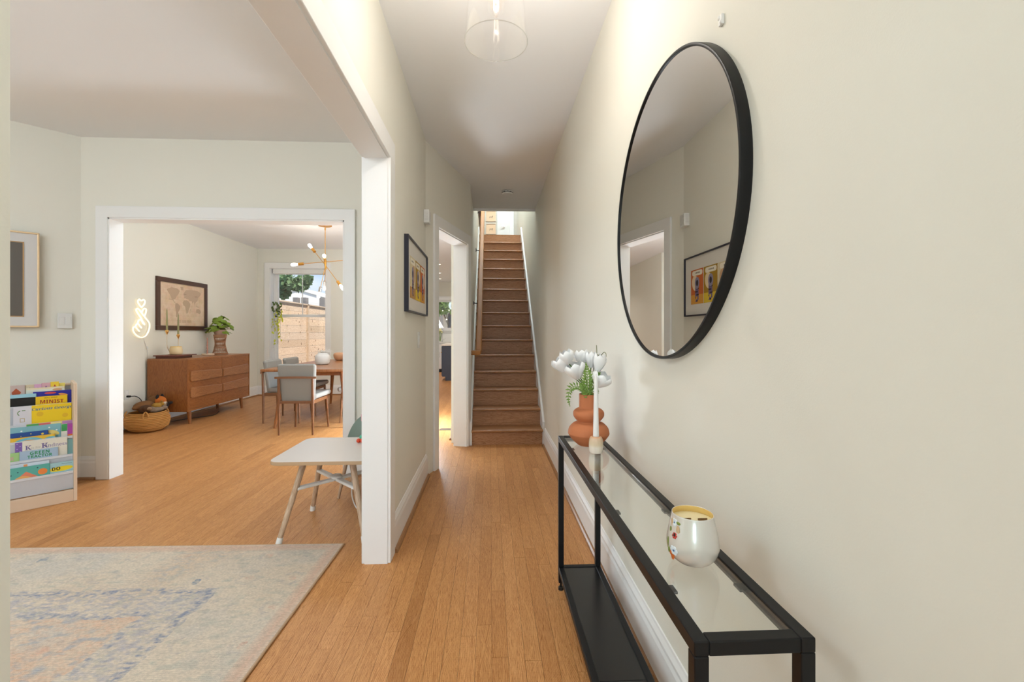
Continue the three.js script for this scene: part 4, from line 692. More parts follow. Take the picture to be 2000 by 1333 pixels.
// on the dresser
{
  const x = -4.19, z = -6.10;
  const t = thing('wooden_riser', 'dark stained wooden box with an overhanging lid on the near end of the dresser', 'box', [x, DT, z]);
  mesh('lid', rb(-.15, .15, .030, .044, -.20, .19, .003), std(lin(.16, .035, .018), .28), t);
  mesh('body', [rb(-.13, .12, 0, .030, -.02, .17, .002), rb(-.13, .10, 0, .030, -.18, -.04, .002)], std(lin(.11, .025, .014), .35), t);
  const Y = DT + .044;
  const j = thing('jar_candle', 'cream glass jar candle with a golden rim on the dark wooden box', 'candle', [x + .01, Y, z + .0]);
  mesh('jar', lathe(smoothProfile([[0, 0], [.05, 0], [.068, .012], [.073, .045], [.068, .085], [.064, .100]], 30), 40), std(lin(.80, .62, .36), .3), j);
  mesh('rim', lathe([[.0645, .100], [.064, .108], [.060, .108], [.059, .08]], 40), new THREE.MeshStandardMaterial({ color: lin(.80, .50, .12), roughness: .3, metalness: .7, side: THREE.DoubleSide }), j);
  mesh('wax', lathe([[.061, .09], [0, .09]].reverse(), 30), new THREE.MeshStandardMaterial({ color: lin(.9, .62, .2), roughness: .5, side: THREE.DoubleSide }), j);
  const c = thing('candelabra', 'slim brass two armed candle holder behind the cream jar candle', 'candle holder', [x - .04, Y, z - .02]);
  const A1 = V(0, .30, .115), A2 = V(0, .245, -.095);
  mesh('base', lathe([[0, 0], [.055, 0], [.055, .006], [.008, .012], [0, .012]], 32), M.brass, c);
  mesh('arm', tube([V(0, .01, .02), V(0, .055, .08), V(0, .11, .112), V(0, .20, .116), A1], .0045, 40), std(lin(.72, .60, .45), .3, { metalness: 1 }), c);
  mesh('arm', tube([V(0, .01, -.02), V(0, .05, -.07), V(0, .11, -.094), V(0, .18, -.096), A2], .0045, 40), std(lin(.72, .60, .45), .3, { metalness: 1 }), c);
  for (const a of [A1, A2]) mesh('candle_cup', lathe([[0, -.045], [.010, -.02], [.022, .012], [.020, .020], [.014, .022], [.0135, .03], [0, .03]], 24).translate(a.x, a.y, a.z), M.brass, c);
  const wax = std(lin(.30, .28, .13), .5);
  for (const [a, l] of [[A1, 'left olive green taper candle in the brass two armed holder, the taller one'], [A2, 'right olive green taper candle in the brass two armed holder, the lower one']]) {
    const k = thing('olive_candle', l, 'candle', [x - .04 + a.x, Y + a.y + .03, z - .02 + a.z]); mesh('wax', lathe([[0, 0], [.012, 0], [.0115, .08], [.006, .255], [.0018, .275], [0, .276]], 16), wax, k); mesh('wick', cyl(V(0, .275, 0), V(0, .283, 0), .0011), M.dark, k);
  }
  const d = thing('wooden_dish', 'flat pale wooden candle plate next to the rattan plant stand', 'plate', [-4.20, DT, -6.80]);
  mesh('plate', lathe([[0, 0], [.075, 0], [.080, .006], [.080, .024], [.074, .026], [0, .020]], 40), M.pale, d);
  const tc = thing('twisted_candle', 'thin dusty pink twisted taper candle on the pale wooden plate', 'candle', [-4.21, DT + .02, -6.80]);
  { const g = new THREE.CylinderGeometry(.006, .011, .24, 16, 60), p = g.attributes.position; for (let i = 0; i < p.count; i++) { const y = p.getY(i), a = Math.atan2(p.getZ(i), p.getX(i)), r = Math.hypot(p.getX(i), p.getZ(i)) * (1 + .22 * Math.cos(2 * a + y * 150)); if (y < .07) { p.setX(i, Math.cos(a) * r); p.setZ(i, Math.sin(a) * r); } } g.computeVertexNormals(); g.translate(0, .12, 0); mesh('wax', g, std(lin(.52, .25, .19), .5), tc); mesh('wick', cyl(V(0, .24, 0), V(0, .25, 0), .001), M.dark, tc); }
  const ps = thing('rattan_stand', 'hourglass shaped rattan plant stand on the far end of the dresser', 'plant stand', [-4.19, DT, -7.08]);
  const cane = std(lin(.42, .20, .10), .6), R = (y) => .068 + .038 * Math.pow(Math.abs(y - .175) / .175, 1.6);
  for (const y of [.012, .10, .19, .205, .262]) mesh('ring', new THREE.TorusGeometry(R(y), .0065, 8, 40).rotateX(Math.PI / 2).translate(0, y, 0), cane, ps);
  const cs2 = []; for (let k = 0; k < 34; k++) { const a = k / 34 * 6.283, pts = [0, .06, .12, .175, .23, .265].map((y) => V(Math.cos(a + y * 1.2) * R(y), y, Math.sin(a + y * 1.2) * R(y))); cs2.push(tube(pts, .0032, 14, 5)); } mesh('cane_weave', cs2, cane, ps);
  mesh('wicker_band', lathe([[R(.265) + .002, .262], [R(.30) + .004, .305], [R(.30), .306], [R(.265) - .004, .262]], 40), std(lin(.50, .27, .15), .8), ps);
  const pot = thing('potted_plant', 'bushy round leaved green houseplant in a pinkish clay pot on the rattan stand', 'plant', [-4.19, DT + .27, -7.08]);
  mesh('pot', lathe([[0, 0], [.065, 0], [.084, .075], [.088, .11], [.080, .11], [.076, .085], [0, .085]], 36), std(lin(.62, .42, .33), .8), pot);
  const stems = [], top = V(0, .085, 0);
  for (let k = 0; k < 72; k++) {
    const a = k * 2.399, u = Math.sqrt((k + 1) / 72), rad = .03 + .15 * u + rr(-.015, .02), y = .29 - .20 * u * u + rr(-.045, .045), q = V(Math.cos(a) * rad * .95, y, Math.sin(a) * rad * .95);
    if (q.x < -.20) q.x = -.20;
    stems.push(tube([top.clone().add(V(Math.cos(a) * .03, 0, Math.sin(a) * .03)), V(q.x * .5, .085 + (y - .085) * .75, q.z * .5), q], .0016, 10, 4));
    const s = rr(.030, .044), lg = new THREE.CircleGeometry(s, 12), p = lg.attributes.position; for (let i = 0; i < p.count; i++) p.setZ(i, -Math.pow(Math.hypot(p.getX(i), p.getY(i)) / s, 2) * .008); lg.computeVertexNormals();
    lg.rotateX(-.9 + rr(-.4, .4)); lg.rotateY(Math.PI / 2 - a + rr(-.5, .5)); const tilt = lg; tilt.translate(q.x, q.y, q.z); mesh('leaf', tilt, M.leaf, pot);
  }
  mesh('stem', stems, std(lin(.20, .17, .05), .7), pot);
  mesh('leaf', (() => { const g = new THREE.SphereGeometry(.03, 10, 6).scale(.25, .5, 1).translate(.0, .18, -.225); return g; })(), M.leaf, pot); mesh('stem', tube([top, V(0, .2, -.10), V(0, .19, -.21)], .0016, 14, 4), M.leaf, pot);
}
// outlet, plug, basket with plush toys
{
  const o = thing('outlet', 'white wall outlet low on the dining wall beside the dresser', 'outlet', [D_LEFT, .44, -5.61], Math.PI / 2);
  mesh('plate', rb(-.036, .036, -.06, .06, 0, .006, .003), M.plastic, o); mesh('socket', [rb(-.017, .017, -.045, -.008, .004, .008, .003), rb(-.017, .017, .008, .045, .004, .008, .003)], M.white, o);
  const p = thing('power_cord', 'black plug and cord hanging from the low white outlet', 'cord');
  mesh('plug', rb(D_LEFT + .007, D_LEFT + .05, .408, .432, -5.622, -5.598, .006), M.dark, p); mesh('cord', tube([V(D_LEFT + .045, .42, -5.61), V(D_LEFT + .09, .42, -5.63), V(D_LEFT + .10, .37, -5.70), V(D_LEFT + .06, .28, -5.78), V(D_LEFT + .05, .05, -5.86), V(D_LEFT + .06, .006, -5.93), V(-4.2, .006, -6.3), V(-4.0, .006, -6.6), V(-4.1, .006, -6.9)], .0045, 80, 8), M.dark, p);
  const bxX = -4.19, bxZ = -5.62, b = thing('wicker_basket', 'round coiled wicker basket full of plush toys on the floor beside the dresser', 'basket', [bxX, 0, bxZ]);
  const straw = std(lin(.56, .27, .07), .75), prof = [[0, 0.004], [.17, .004]]; const NC = 12; for (let k = 0; k < NC; k++) { const y0 = .01 + k * .0165, c = .225 + .045 * Math.sin((k + .5) / NC * 2.9) - (k > 8 ? (k - 8) * .008 : 0) - (k < 2 ? (2 - k) * .02 : 0); for (let s = 0; s <= 4; s++) { const a = -1.4 + 2.8 * s / 4; prof.push([c + .015 * Math.cos(a), y0 + .00825 + .00825 * Math.sin(a)]); } } prof.push([.205, .20], [.20, .02], [0, .02]);
  mesh('coiled_body', lathe(prof, 56).scale(.8, 1.12, .8), straw, b);
  for (const a of [.9, 2.3, 5.2]) mesh('loop', tube([V(Math.cos(a) * .25, .14, Math.sin(a) * .25), V(Math.cos(a) * .262, .19, Math.sin(a) * .262), V(Math.cos(a + .12) * .24, .225, Math.sin(a + .12) * .24), V(Math.cos(a + .22) * .262, .19, Math.sin(a + .22) * .262), V(Math.cos(a + .22) * .25, .14, Math.sin(a + .22) * .25)].map((v) => v.multiply(V(.8, 1.12, .8))), .008, 30, 8), straw, b);
  const plush = (c) => std(c, 1, { bumpMap: tex(paintBump, 6, 6), bumpScale: .003 });
  const brown = plush(lin(.24, .105, .035));
  const a1 = thing('plush_toy', 'brown plush toy lying across the back of the wicker basket', 'plush toy', [bxX - 0.048, 0.300, bxZ - 0.023], 0, 'plush toys in the wicker basket');
  mesh('body', [ball(0, 0, 0, .085, .06, .15, 20), ball(.03, .045, -.12, .075, .06, .075, 18), ball(.06, .035, -.165, .035, .032, .035, 14)], brown, a1); mesh('leg', [ball(.08, -.01, .09, .085, .03, .03, 14), ball(.03, .0, .15, .04, .03, .07, 14)], brown, a1); mesh('ear', [ball(-.01, .09, -.10, .028, .03, .012, 12)], brown, a1);
  const a2 = thing('plush_toy', 'orange plush fox with white muzzle and black ears in the wicker basket', 'plush toy', [bxX + 0.040, 0.330, bxZ - 0.148], 0, 'plush toys in the wicker basket');
  mesh('head', [ball(0, .01, 0, .068, .06, .066, 18), ball(-.03, -.05, .02, .06, .05, .07, 16)], plush(lin(.72, .20, .03)), a2); mesh('muzzle', ball(.05, -.022, .0, .034, .028, .042, 14), plush(lin(.78, .66, .52)), a2); mesh('ear', [ball(.0, .062, .040, .014, .034, .022, 12), ball(.0, .06, -.040, .014, .034, .022, 12)], plush(lin(.02, .02, .02)), a2); mesh('nose', ball(.085, -.018, 0, .008, .007, .009, 10), M.dark, a2); mesh('eye', [ball(.053, .012, .024, .006, .006, .006, 8), ball(.053, .012, -.024, .006, .006, .006, 8)], M.dark, a2);
  const a3 = thing('plush_toy', 'small golden yellow plush toy in the middle of the wicker basket', 'plush toy', [bxX + 0.080, 0.295, bxZ - 0.039], 0, 'plush toys in the wicker basket');
  mesh('body', [ball(0, 0, 0, .05, .04, .055, 16), ball(.02, .015, -.05, .03, .028, .03, 14)], plush(lin(.55, .30, .05)), a3); mesh('ear', [ball(.02, .045, -.062, .01, .014, .01, 10), ball(.03, .045, -.04, .01, .014, .01, 10)], plush(lin(.45, .24, .05)), a3);
  const a4 = thing('plush_toy', 'dark brown plush toy at the left rim of the wicker basket', 'plush toy', [bxX + 0.048, 0.275, bxZ + 0.094], 0, 'plush toys in the wicker basket');
  mesh('body', [ball(0, 0, 0, .07, .05, .07, 16), ball(.04, .02, .04, .045, .04, .045, 14)], plush(lin(.12, .055, .025)), a4); mesh('muzzle', ball(.08, .015, .05, .025, .02, .025, 12), plush(lin(.45, .28, .16)), a4);
  const a5 = thing('plush_toy', 'black and grey plush toy tail showing at the right rim of the wicker basket', 'plush toy', [bxX + 0.072, 0.280, bxZ - 0.179], 0, 'plush toys in the wicker basket');
  mesh('body', [ball(0, 0, 0, .05, .03, .06, 14), ball(.02, .02, -.06, .03, .02, .05, 12)], plush(lin(.025, .022, .022)), a5);
  const a6 = thing('plush_toy', 'greyish cream plush toy at the front of the wicker basket', 'plush toy', [bxX + 0.112, 0.255, bxZ + 0.000], 0, 'plush toys in the wicker basket');
  mesh('body', [ball(0, 0, 0, .05, .03, .10, 16), ball(.01, .01, -.10, .04, .03, .04, 12), ball(.01, .02, .09, .035, .03, .035, 12)], plush(lin(.36, .27, .20)), a6);
}
// dining table, chairs, vase, bowl
const TX = -2.25, TZ0 = -5.56, TZ1 = -7.70, TH = .745;
{
  const t = thing('dining_table', 'walnut dining table with a thin pointed edge top and splayed tapered legs', 'dining table');
  const sh = new THREE.Shape(), w = .585, l = (TZ0 - TZ1) / 2, zc = (TZ0 + TZ1) / 2; sh.moveTo(-w, -l + .04); sh.quadraticCurveTo(0, -l - .03, w, -l + .04); sh.lineTo(w, l - .04); sh.quadraticCurveTo(0, l + .03, -w, l - .04); sh.lineTo(-w, -l + .04);
  const slab = (s, y0, d) => { const g = new THREE.ExtrudeGeometry(sh, { depth: d, bevelEnabled: true, bevelSize: .012, bevelThickness: .008, bevelSegments: 2, curveSegments: 14 }); const uv = g.attributes.uv, p = g.attributes.position; for (let i = 0; i < uv.count; i++) uv.setXY(i, p.getX(i) / UVU, p.getY(i) / UVV); g.rotateX(-Math.PI / 2); g.scale(s, 1, s); g.translate(TX, y0, zc); return g; };
  mesh('tabletop', slab(.985, TH - .024, .016), M.walnutTop, t);
  mesh('apron', [bx(TX - .42, TX + .42, TH - .095, TH - .032, TZ0 - .22, TZ0 - .20), bx(TX - .42, TX + .42, TH - .095, TH - .032, TZ1 + .20, TZ1 + .22), bx(TX - .42, TX - .40, TH - .095, TH - .032, TZ1 + .2, TZ0 - .2), bx(TX + .40, TX + .42, TH - .095, TH - .032, TZ1 + .2, TZ0 - .2)], M.walnut, t);
  for (const sx of [-1, 1]) for (const [z, sz] of [[TZ0 - .2, 1], [TZ1 + .2, -1]]) mesh('leg', cyl(V(TX + sx * .44, 0, z + sz * .10), V(TX + sx * .36, TH - .03, z), .017, .034, 18), M.walnut, t);
}
function makeChair(label, pos, turn) {                                     // faces local -z, back at +z
  const c = thing('dining_chair', label, 'chair', pos, turn, 'dining chairs around the table');
  const W = .205;
  for (const s of [-1, 1]) {
    mesh('rear_leg', [cyl(V(s * (W - .012), 0, .235), V(s * (W - .012), .40, .235), .011, .0175, 16), cyl(V(s * (W - .012), .40, .235), V(s * (W - .012), .665, .245), .0175, .013, 16)], M.chairWood, c);
    mesh('front_leg', cyl(V(s * W, 0, -.235), V(s * (W - .02), .40, -.215), .011, .017, 16), M.chairWood, c);
    mesh('seat_rail', rb(s * (W - .012) - .011, s * (W - .012) + .011, .365, .405, -.225, .235, .004), M.chairWood, c);
  }
  mesh('seat_rail', rb(-W + .01, W - .01, .37, .40, .225, .245, .004), M.chairWood, c); mesh('seat_rail', rb(-W + .02, W - .02, .365, .40, -.225, -.205, .004), M.chairWood, c);
  // wooden back rail, bowed
  const rp = []; for (let i = 0; i <= 12; i++) { const u = i / 12 * 2 - 1; rp.push(V(u * .235, .672 + .006 * (1 - u * u), .245 + .018 * (1 - u * u))); }
  const rg = new THREE.ExtrudeGeometry((() => { const s = new THREE.Shape(); s.moveTo(-.012, -.010); s.lineTo(.012, -.010); s.lineTo(.012, .012); s.lineTo(-.012, .012); s.closePath(); return s; })(), { steps: 24, bevelEnabled: false, extrudePath: new THREE.CatmullRomCurve3(rp) });
  mesh('back_rail', rg, M.chairWood, c);
  // upholstered shell: curved back and seat
  const pad = (w, h, dp, r) => new RoundedBoxGeometry(w, h, dp, 6, r);
  const back = pad(.455, .46, .052, .024), bp = back.attributes.position;
  for (let i = 0; i < bp.count; i++) { const x = bp.getX(i), y = bp.getY(i), v = y / .46 + .5, nx = x * (v < .45 ? .80 + .2 * Math.pow(Math.max(0, v) / .45, .7) : 1) * (v > .9 ? 1 - (v - .9) * .5 : 1); bp.setXYZ(i, nx, y + .61 - (v > .8 ? nx * nx * .25 : 0), bp.getZ(i) + .205 + .055 * (v - .45) - .55 * nx * nx); }
  back.computeVertexNormals(); mesh('backrest', back, M.fabric, c);
  const seat = pad(.46, .062, .44, .028), sp = seat.attributes.position;
  for (let i = 0; i < sp.count; i++) { const x = sp.getX(i), z = sp.getZ(i), u = x / .23, k = z < 0 ? 1 : 1 - .12 * z / .25; sp.setXYZ(i, x * k, sp.getY(i) + .425 + .018 * u * u + (z < -.1 ? .006 : 0), z - .050); }
  seat.computeVertexNormals(); mesh('seat', seat, M.fabric, c);
  return c;
}
{
  const c = makeChair('grey dining chair at the near end of the table, its back towards the living room', [-2.265, 0, -5.51], 0);
  copy(c, 'grey dining chair on the dresser side of the table, nearest to the hall', [-2.75, 0, -6.17], -Math.PI / 2);
  copy(c, 'grey dining chair on the dresser side of the table, nearer the window', [-2.75, 0, -6.72], -Math.PI / 2);
  copy(c, 'grey dining chair across the table from the dresser, nearest to the hall', [-1.75, 0, -6.17], Math.PI / 2);
  copy(c, 'grey dining chair across the table from the dresser, nearer the window', [-1.75, 0, -6.72], Math.PI / 2);
  const v = thing('white_vase', 'squat white ceramic vase with dried white grass on the dining table', 'vase', [-2.385, TH, -6.42]);
  mesh('body', lathe(smoothProfile([[0, 0], [.07, 0], [.094, .025], [.102, .075], [.094, .125], [.066, .155], [.056, .165]], 40), 44), new THREE.MeshStandardMaterial({ color: lin(.70, .68, .65), roughness: .6, side: THREE.DoubleSide }), v);
  const gr = []; for (let k = 0; k < 60; k++) { const a = rr(0, 6.28), r = rr(.03, .11); gr.push(tube([V(Math.cos(a) * .02, .10, Math.sin(a) * .02), V(Math.cos(a) * r * .5, .17, Math.sin(a) * r * .5), V(Math.cos(a) * r + .035, rr(.16, .215), Math.sin(a) * r - .01)], .0022, 8, 4)); } mesh('dried_grass', gr, std(lin(.74, .72, .68), .9), v).userData.kind = 'stuff';
  const b = thing('tan_bowl', 'rounded tan wooden bowl at the right on the dining table behind the white vase', 'bowl', [-2.45, TH, -7.35]);
  mesh('bowl', lathe(smoothProfile([[0, 0], [.05, 0], [.085, .03], [.10, .075], [.098, .105], [.085, .12], [.05, .128], [0, .13]], 40), 40), std(lin(.60, .33, .18), .5), b);
}
// chandelier
{
  const hx = -2.425, hz = -6.63, t = thing('chandelier', 'brass chandelier with crossing rods and bare bulbs above the dining table', 'chandelier', [hx, 0, hz]);
  const backlitGrey = std(lin(.55, .53, .51), .35, { metalness: .5 }), gold = std(lin(.66, .34, .07), .32, { metalness: .75 });  // grey copy stands in for gold sockets seen against window light
  mesh('canopy', lathe([[0, CH - .001], [.095, CH - .001], [.095, CH - .030], [.085, CH - .034], [0, CH - .034]].reverse(), 36), gold, t);
  mesh('stem', [cyl(V(0, 2.25, 0), V(0, CH - .02, 0), .005), cyl(V(0, CH - .09, 0), V(0, CH - .06, 0), .009)], gold, t);
  mesh('hub', [cyl(V(0, 2.215, 0), V(0, 2.275, 0), .019, .019, 20), cyl(V(0.01, 2.13, 0), V(0.0, 2.225, 0), .012, .016, 20)], gold, t);
  const glow = std(0xffffff, .3, { emissive: 0xfff3e0, emissiveIntensity: 9 });
  const arm = (o, tip, name, metal = gold, lit = true) => {
    const d = V().subVectors(tip, o), n = d.clone().normalize(), at = (k) => tip.clone().addScaledVector(n, k);
    const a = mesh('arm', cyl(o, at(-.13), .0045, .0045, 10), gold, t);
    mesh('socket', cyl(at(-.145), at(-.070), .021, .021, 20), metal, a);
    const g = lathe(smoothProfile([[0, -.078], [.013, -.076], [.014, -.06], [.020, -.03], [.0235, .0], [.017, .026], [0, .034]], 24), 20); g.applyQuaternion(new THREE.Quaternion().setFromUnitVectors(V(0, 1, 0), n)); g.translate(tip.x, tip.y, tip.z);
    mesh('bulb', g, lit ? glow : M.white, a);
    if (lit) lamp(hx + tip.x, tip.y, hz + tip.z, L.chandelier, 0xfff6ea, 1.5);
  };
  const o1 = V(0, 2.243, 0), o2 = V(.006, 2.19, 0);
  arm(o1, V(-.45, 2.194, .02)); arm(o1, V(.46, 2.285, -.02));
  arm(o2, V(-.278, 2.507, -.14)); arm(o2, V(.306, 1.837, .16));
  arm(o1, V(.096, 2.281, .30)); arm(o2, V(-.14, 1.745, -.12), 0, backlitGrey); arm(o2, V(-.106, 1.871, -.26), 0, backlitGrey, false);
}
// trailing plant in the dining window
{
  const p = thing('trailing_plant', 'trailing yellow green vine hanging inside the left edge of the dining window', 'plant', [-4.12, 0, -8.72]);
  mesh('pot', lathe(smoothProfile([[0, 1.62], [.035, 1.63], [.05, 1.68], [.045, 1.72]], 20), 24), std(lin(.75, .74, .72), .5), p);
  mesh('hanger', cyl(V(0, 1.72, 0), V(0, 2.42, 0), .0015), M.white, p);
  const dark = new THREE.MeshStandardMaterial({ color: lin(.10, .15, .03), roughness: .6, side: THREE.DoubleSide }), backlitLeaf = new THREE.MeshPhysicalMaterial({ color: lin(.72, .76, .07), roughness: .6, side: THREE.DoubleSide, transmission: .4, thickness: 0 });  // brighter leaf tone stands in for light coming through the window
  const st = [], leaf = (x, y, z, s, m) => { const sh = new THREE.Shape(); sh.moveTo(0, 0); sh.quadraticCurveTo(s * .7, s * .2, 0, s * 1.3); sh.quadraticCurveTo(-s * .7, s * .2, 0, 0); const g = new THREE.ShapeGeometry(sh, 5); g.rotateX(rr(-.6, .6)); g.rotateZ(Math.PI + rr(-1, 1)); g.rotateY(rr(-.6, .6)); g.translate(x, y, z); mesh('leaf', g, m, p); };
  for (let v = 0; v < 5; v++) { const dx = [-.02, .05, .09, .04, .10][v], L4 = [.5, .42, .65, .72, .3][v]; st.push(tube([V(0, 1.70, 0), V(dx * .7, 1.73, .03), V(dx, 1.6, .04), V(dx + .01, 1.70 - L4, .03)], .002, 20, 5)); for (let k = 0; k < 11; k++) { const u = k / 10; leaf(dx + rr(-.045, .045), 1.70 - L4 * u + .02, .04 + rr(-.02, .02), rr(.035, .055), u > .25 ? backlitLeaf : dark); } }
  for (let k = 0; k < 26; k++) leaf(rr(-.08, .10), rr(1.62, 1.80), rr(-.03, .06), rr(.035, .055), dark);
  mesh('stem', st, dark, p);
}

// ---------------------------------------------------------------- kitchen seen through the diagonal doorway
{
  const c = thing('kitchen_cabinet', 'white base cabinets with pale counter under the kitchen window', 'cabinet');
  mesh('carcass', bx(-2.29, -.44, .10, .87, -13.99, -13.42), M.white, c); mesh('toe_kick', bx(-2.29, -.44, 0, .10, -13.99, -13.48), M.dark, c);
  for (const [a, b] of [[-2.27, -1.87], [-1.86, -1.46], [-1.45, -1.05], [-1.04, -.46]]) { const d = mesh('door', rb(a, b, .12, .70, -13.42, -13.40, .003), M.white, c); mesh('handle', cyl(V(b - .05, .45, -13.385), V(b - .05, .62, -13.385), .006), M.chrome, d); const e = mesh('drawer', rb(a, b, .71, .86, -13.42, -13.40, .003), M.white, c); mesh('handle', cyl(V((a + b) / 2 - .06, .79, -13.385), V((a + b) / 2 + .06, .79, -13.385), .006), M.chrome, e); }
  mesh('backsplash', bx(-2.29, -.44, .91, 1.26, -13.995, -13.985), std(lin(.78, .76, .72), .3), c);
  const w = thing('worktop', 'pale stone worktop over the white kitchen cabinets', 'worktop'); mesh('slab', rb(-2.29, -.44, .87, .908, -13.99, -13.38, .004), std(lin(.72, .69, .64), .3), w);
  const f = thing('faucet', 'tall chrome gooseneck faucet in front of the kitchen window', 'faucet', [-1.49, .908, -13.80]); mesh('spout', tube([V(0, 0, 0), V(0, .28, 0), V(.02, .36, .04), V(.04, .37, .12), V(.05, .30, .17)], .013, 40), M.chrome, f); mesh('base', cyl(V(0, 0, 0), V(0, .05, 0), .027, .024), M.chrome, f); mesh('handle', cyl(V(.03, .06, 0), V(.13, .10, 0), .007), M.chrome, f);
  const b = thing('soap_bottle', 'small amber soap bottle on the kitchen window ledge', 'bottle', [-1.20, 1.30, -13.985]); mesh('bottle', lathe([[0, 0], [.028, 0], [.03, .01], [.03, .10], [.012, .125], [.011, .145], [0, .145]], 20), std(lin(.35, .18, .10), .3), b); mesh('pump', [cyl(V(0, .145, 0), V(0, .175, 0), .005), rb(-.03, .008, .172, .18, -.007, .007, .002)], M.plastic, b);
  const fl = thing('yellow_flowers', 'little bunch of pale yellow flowers in a glass beside the faucet', 'flowers', [-1.53, .908, -13.62]); mesh('glass', lathe([[.03, 0], [.034, .13]], 20), new THREE.MeshPhysicalMaterial({ transmission: 1, roughness: 0, thickness: 0, side: THREE.DoubleSide }), fl); const st = [], bl = []; for (let k = 0; k < 16; k++) { const q = V(rr(-.07, .07), rr(.28, .40), rr(-.06, .06)); st.push(cyl(V(q.x * .2, .02, q.z * .2), q, .0025, .0025, 5)); bl.push(ball(q.x, q.y, q.z, .024, .02, .024, 8)); } mesh('stem', st, M.leaf, fl); mesh('bloom', bl, std(lin(.80, .76, .42), .8), fl);
  const is = thing('kitchen_island', 'dark navy kitchen island end with a pale top seen through the doorway', 'kitchen island');
  const navy = std(lin(.030, .028, .045), .45), sh = new THREE.Shape(); sh.moveTo(1.19, .10); sh.lineTo(1.19, .87); sh.lineTo(.55, .87); sh.lineTo(.55, 0); sh.lineTo(1.11, 0); sh.lineTo(1.11, .10); sh.closePath();
  const g = new THREE.ExtrudeGeometry(sh, { depth: 1.5, bevelEnabled: false }); g.rotateY(Math.PI); g.translate(0, 0, -11.06); mesh('carcass', g, navy, is); mesh('top', rb(-1.22, -.52, .87, .905, -12.6, -11.03, .004), std(lin(.70, .60, .50), .35), is);
  for (let k = 0; k < 3; k++) { const d = mesh('door', rb(-1.208, -1.19, .12, .86, -11.09 - k * .48, -11.55 - k * .48, .003), navy, is); mesh('knob', ball(-1.222, .70, -11.14 - k * .48, .013), M.brass, d); }
  const r = thing('floor_vent', 'dark metal floor register in the oak floor beyond the diagonal doorway', 'floor vent', [-.575, 0, -5.50]);
  mesh('frame', [rb(-.05, .15, .0005, .004, -.055, -.045, .001), rb(-.05, .15, .0005, .004, .045, .055, .001), rb(-.05, -.04, .0005, .004, -.05, .05, .001), rb(.14, .15, .0005, .004, -.05, .05, .001), bx(-.045, .145, .0005, .001, -.05, .05)], std(lin(.10, .07, .05), .5), r); for (let k = 0; k < 9; k++) mesh('slat', rb(-.04, .14, .001, .0035, -.041 + k * .0095, -.037 + k * .0095, .0008), std(lin(.14, .10, .07), .5), r);
  const spot = (x, z, label) => { const t = thing('recessed_light', label, 'ceiling light', [x, CH, z]); mesh('trim_ring', lathe([[.055, -.001], [.075, -.001], [.077, -.006], [.058, -.008], [.055, -.001]], 36), M.white, t); mesh('diffuser', lathe([[0, -.003], [.056, -.003]], 30), new THREE.MeshStandardMaterial({ color: 0xffffff, emissive: 0xfff2de, emissiveIntensity: 3, side: THREE.DoubleSide }), t); const s = new THREE.SpotLight(0xfff8f0, L.kitchen, 0, 1.15, .8, 2); s.position.set(x, CH - .02, z); s.target.position.set(x, 0, z); s.castShadow = true; s.shadow.radius = 4; scene.add(s, s.target); };
  spot(-1.49, -13.2, 'recessed kitchen ceiling light closest to the kitchen window'); spot(-1.36, -11.9, 'recessed kitchen ceiling light in the middle, over the navy island'); spot(-1.2, -10.4, 'recessed kitchen ceiling light nearest the dining table'); spot(-.95, -7.2, 'unseen recessed ceiling light beyond the diagonal doorway, lighting the passage');  // the passage light is out of view, placed to light the doorway
}

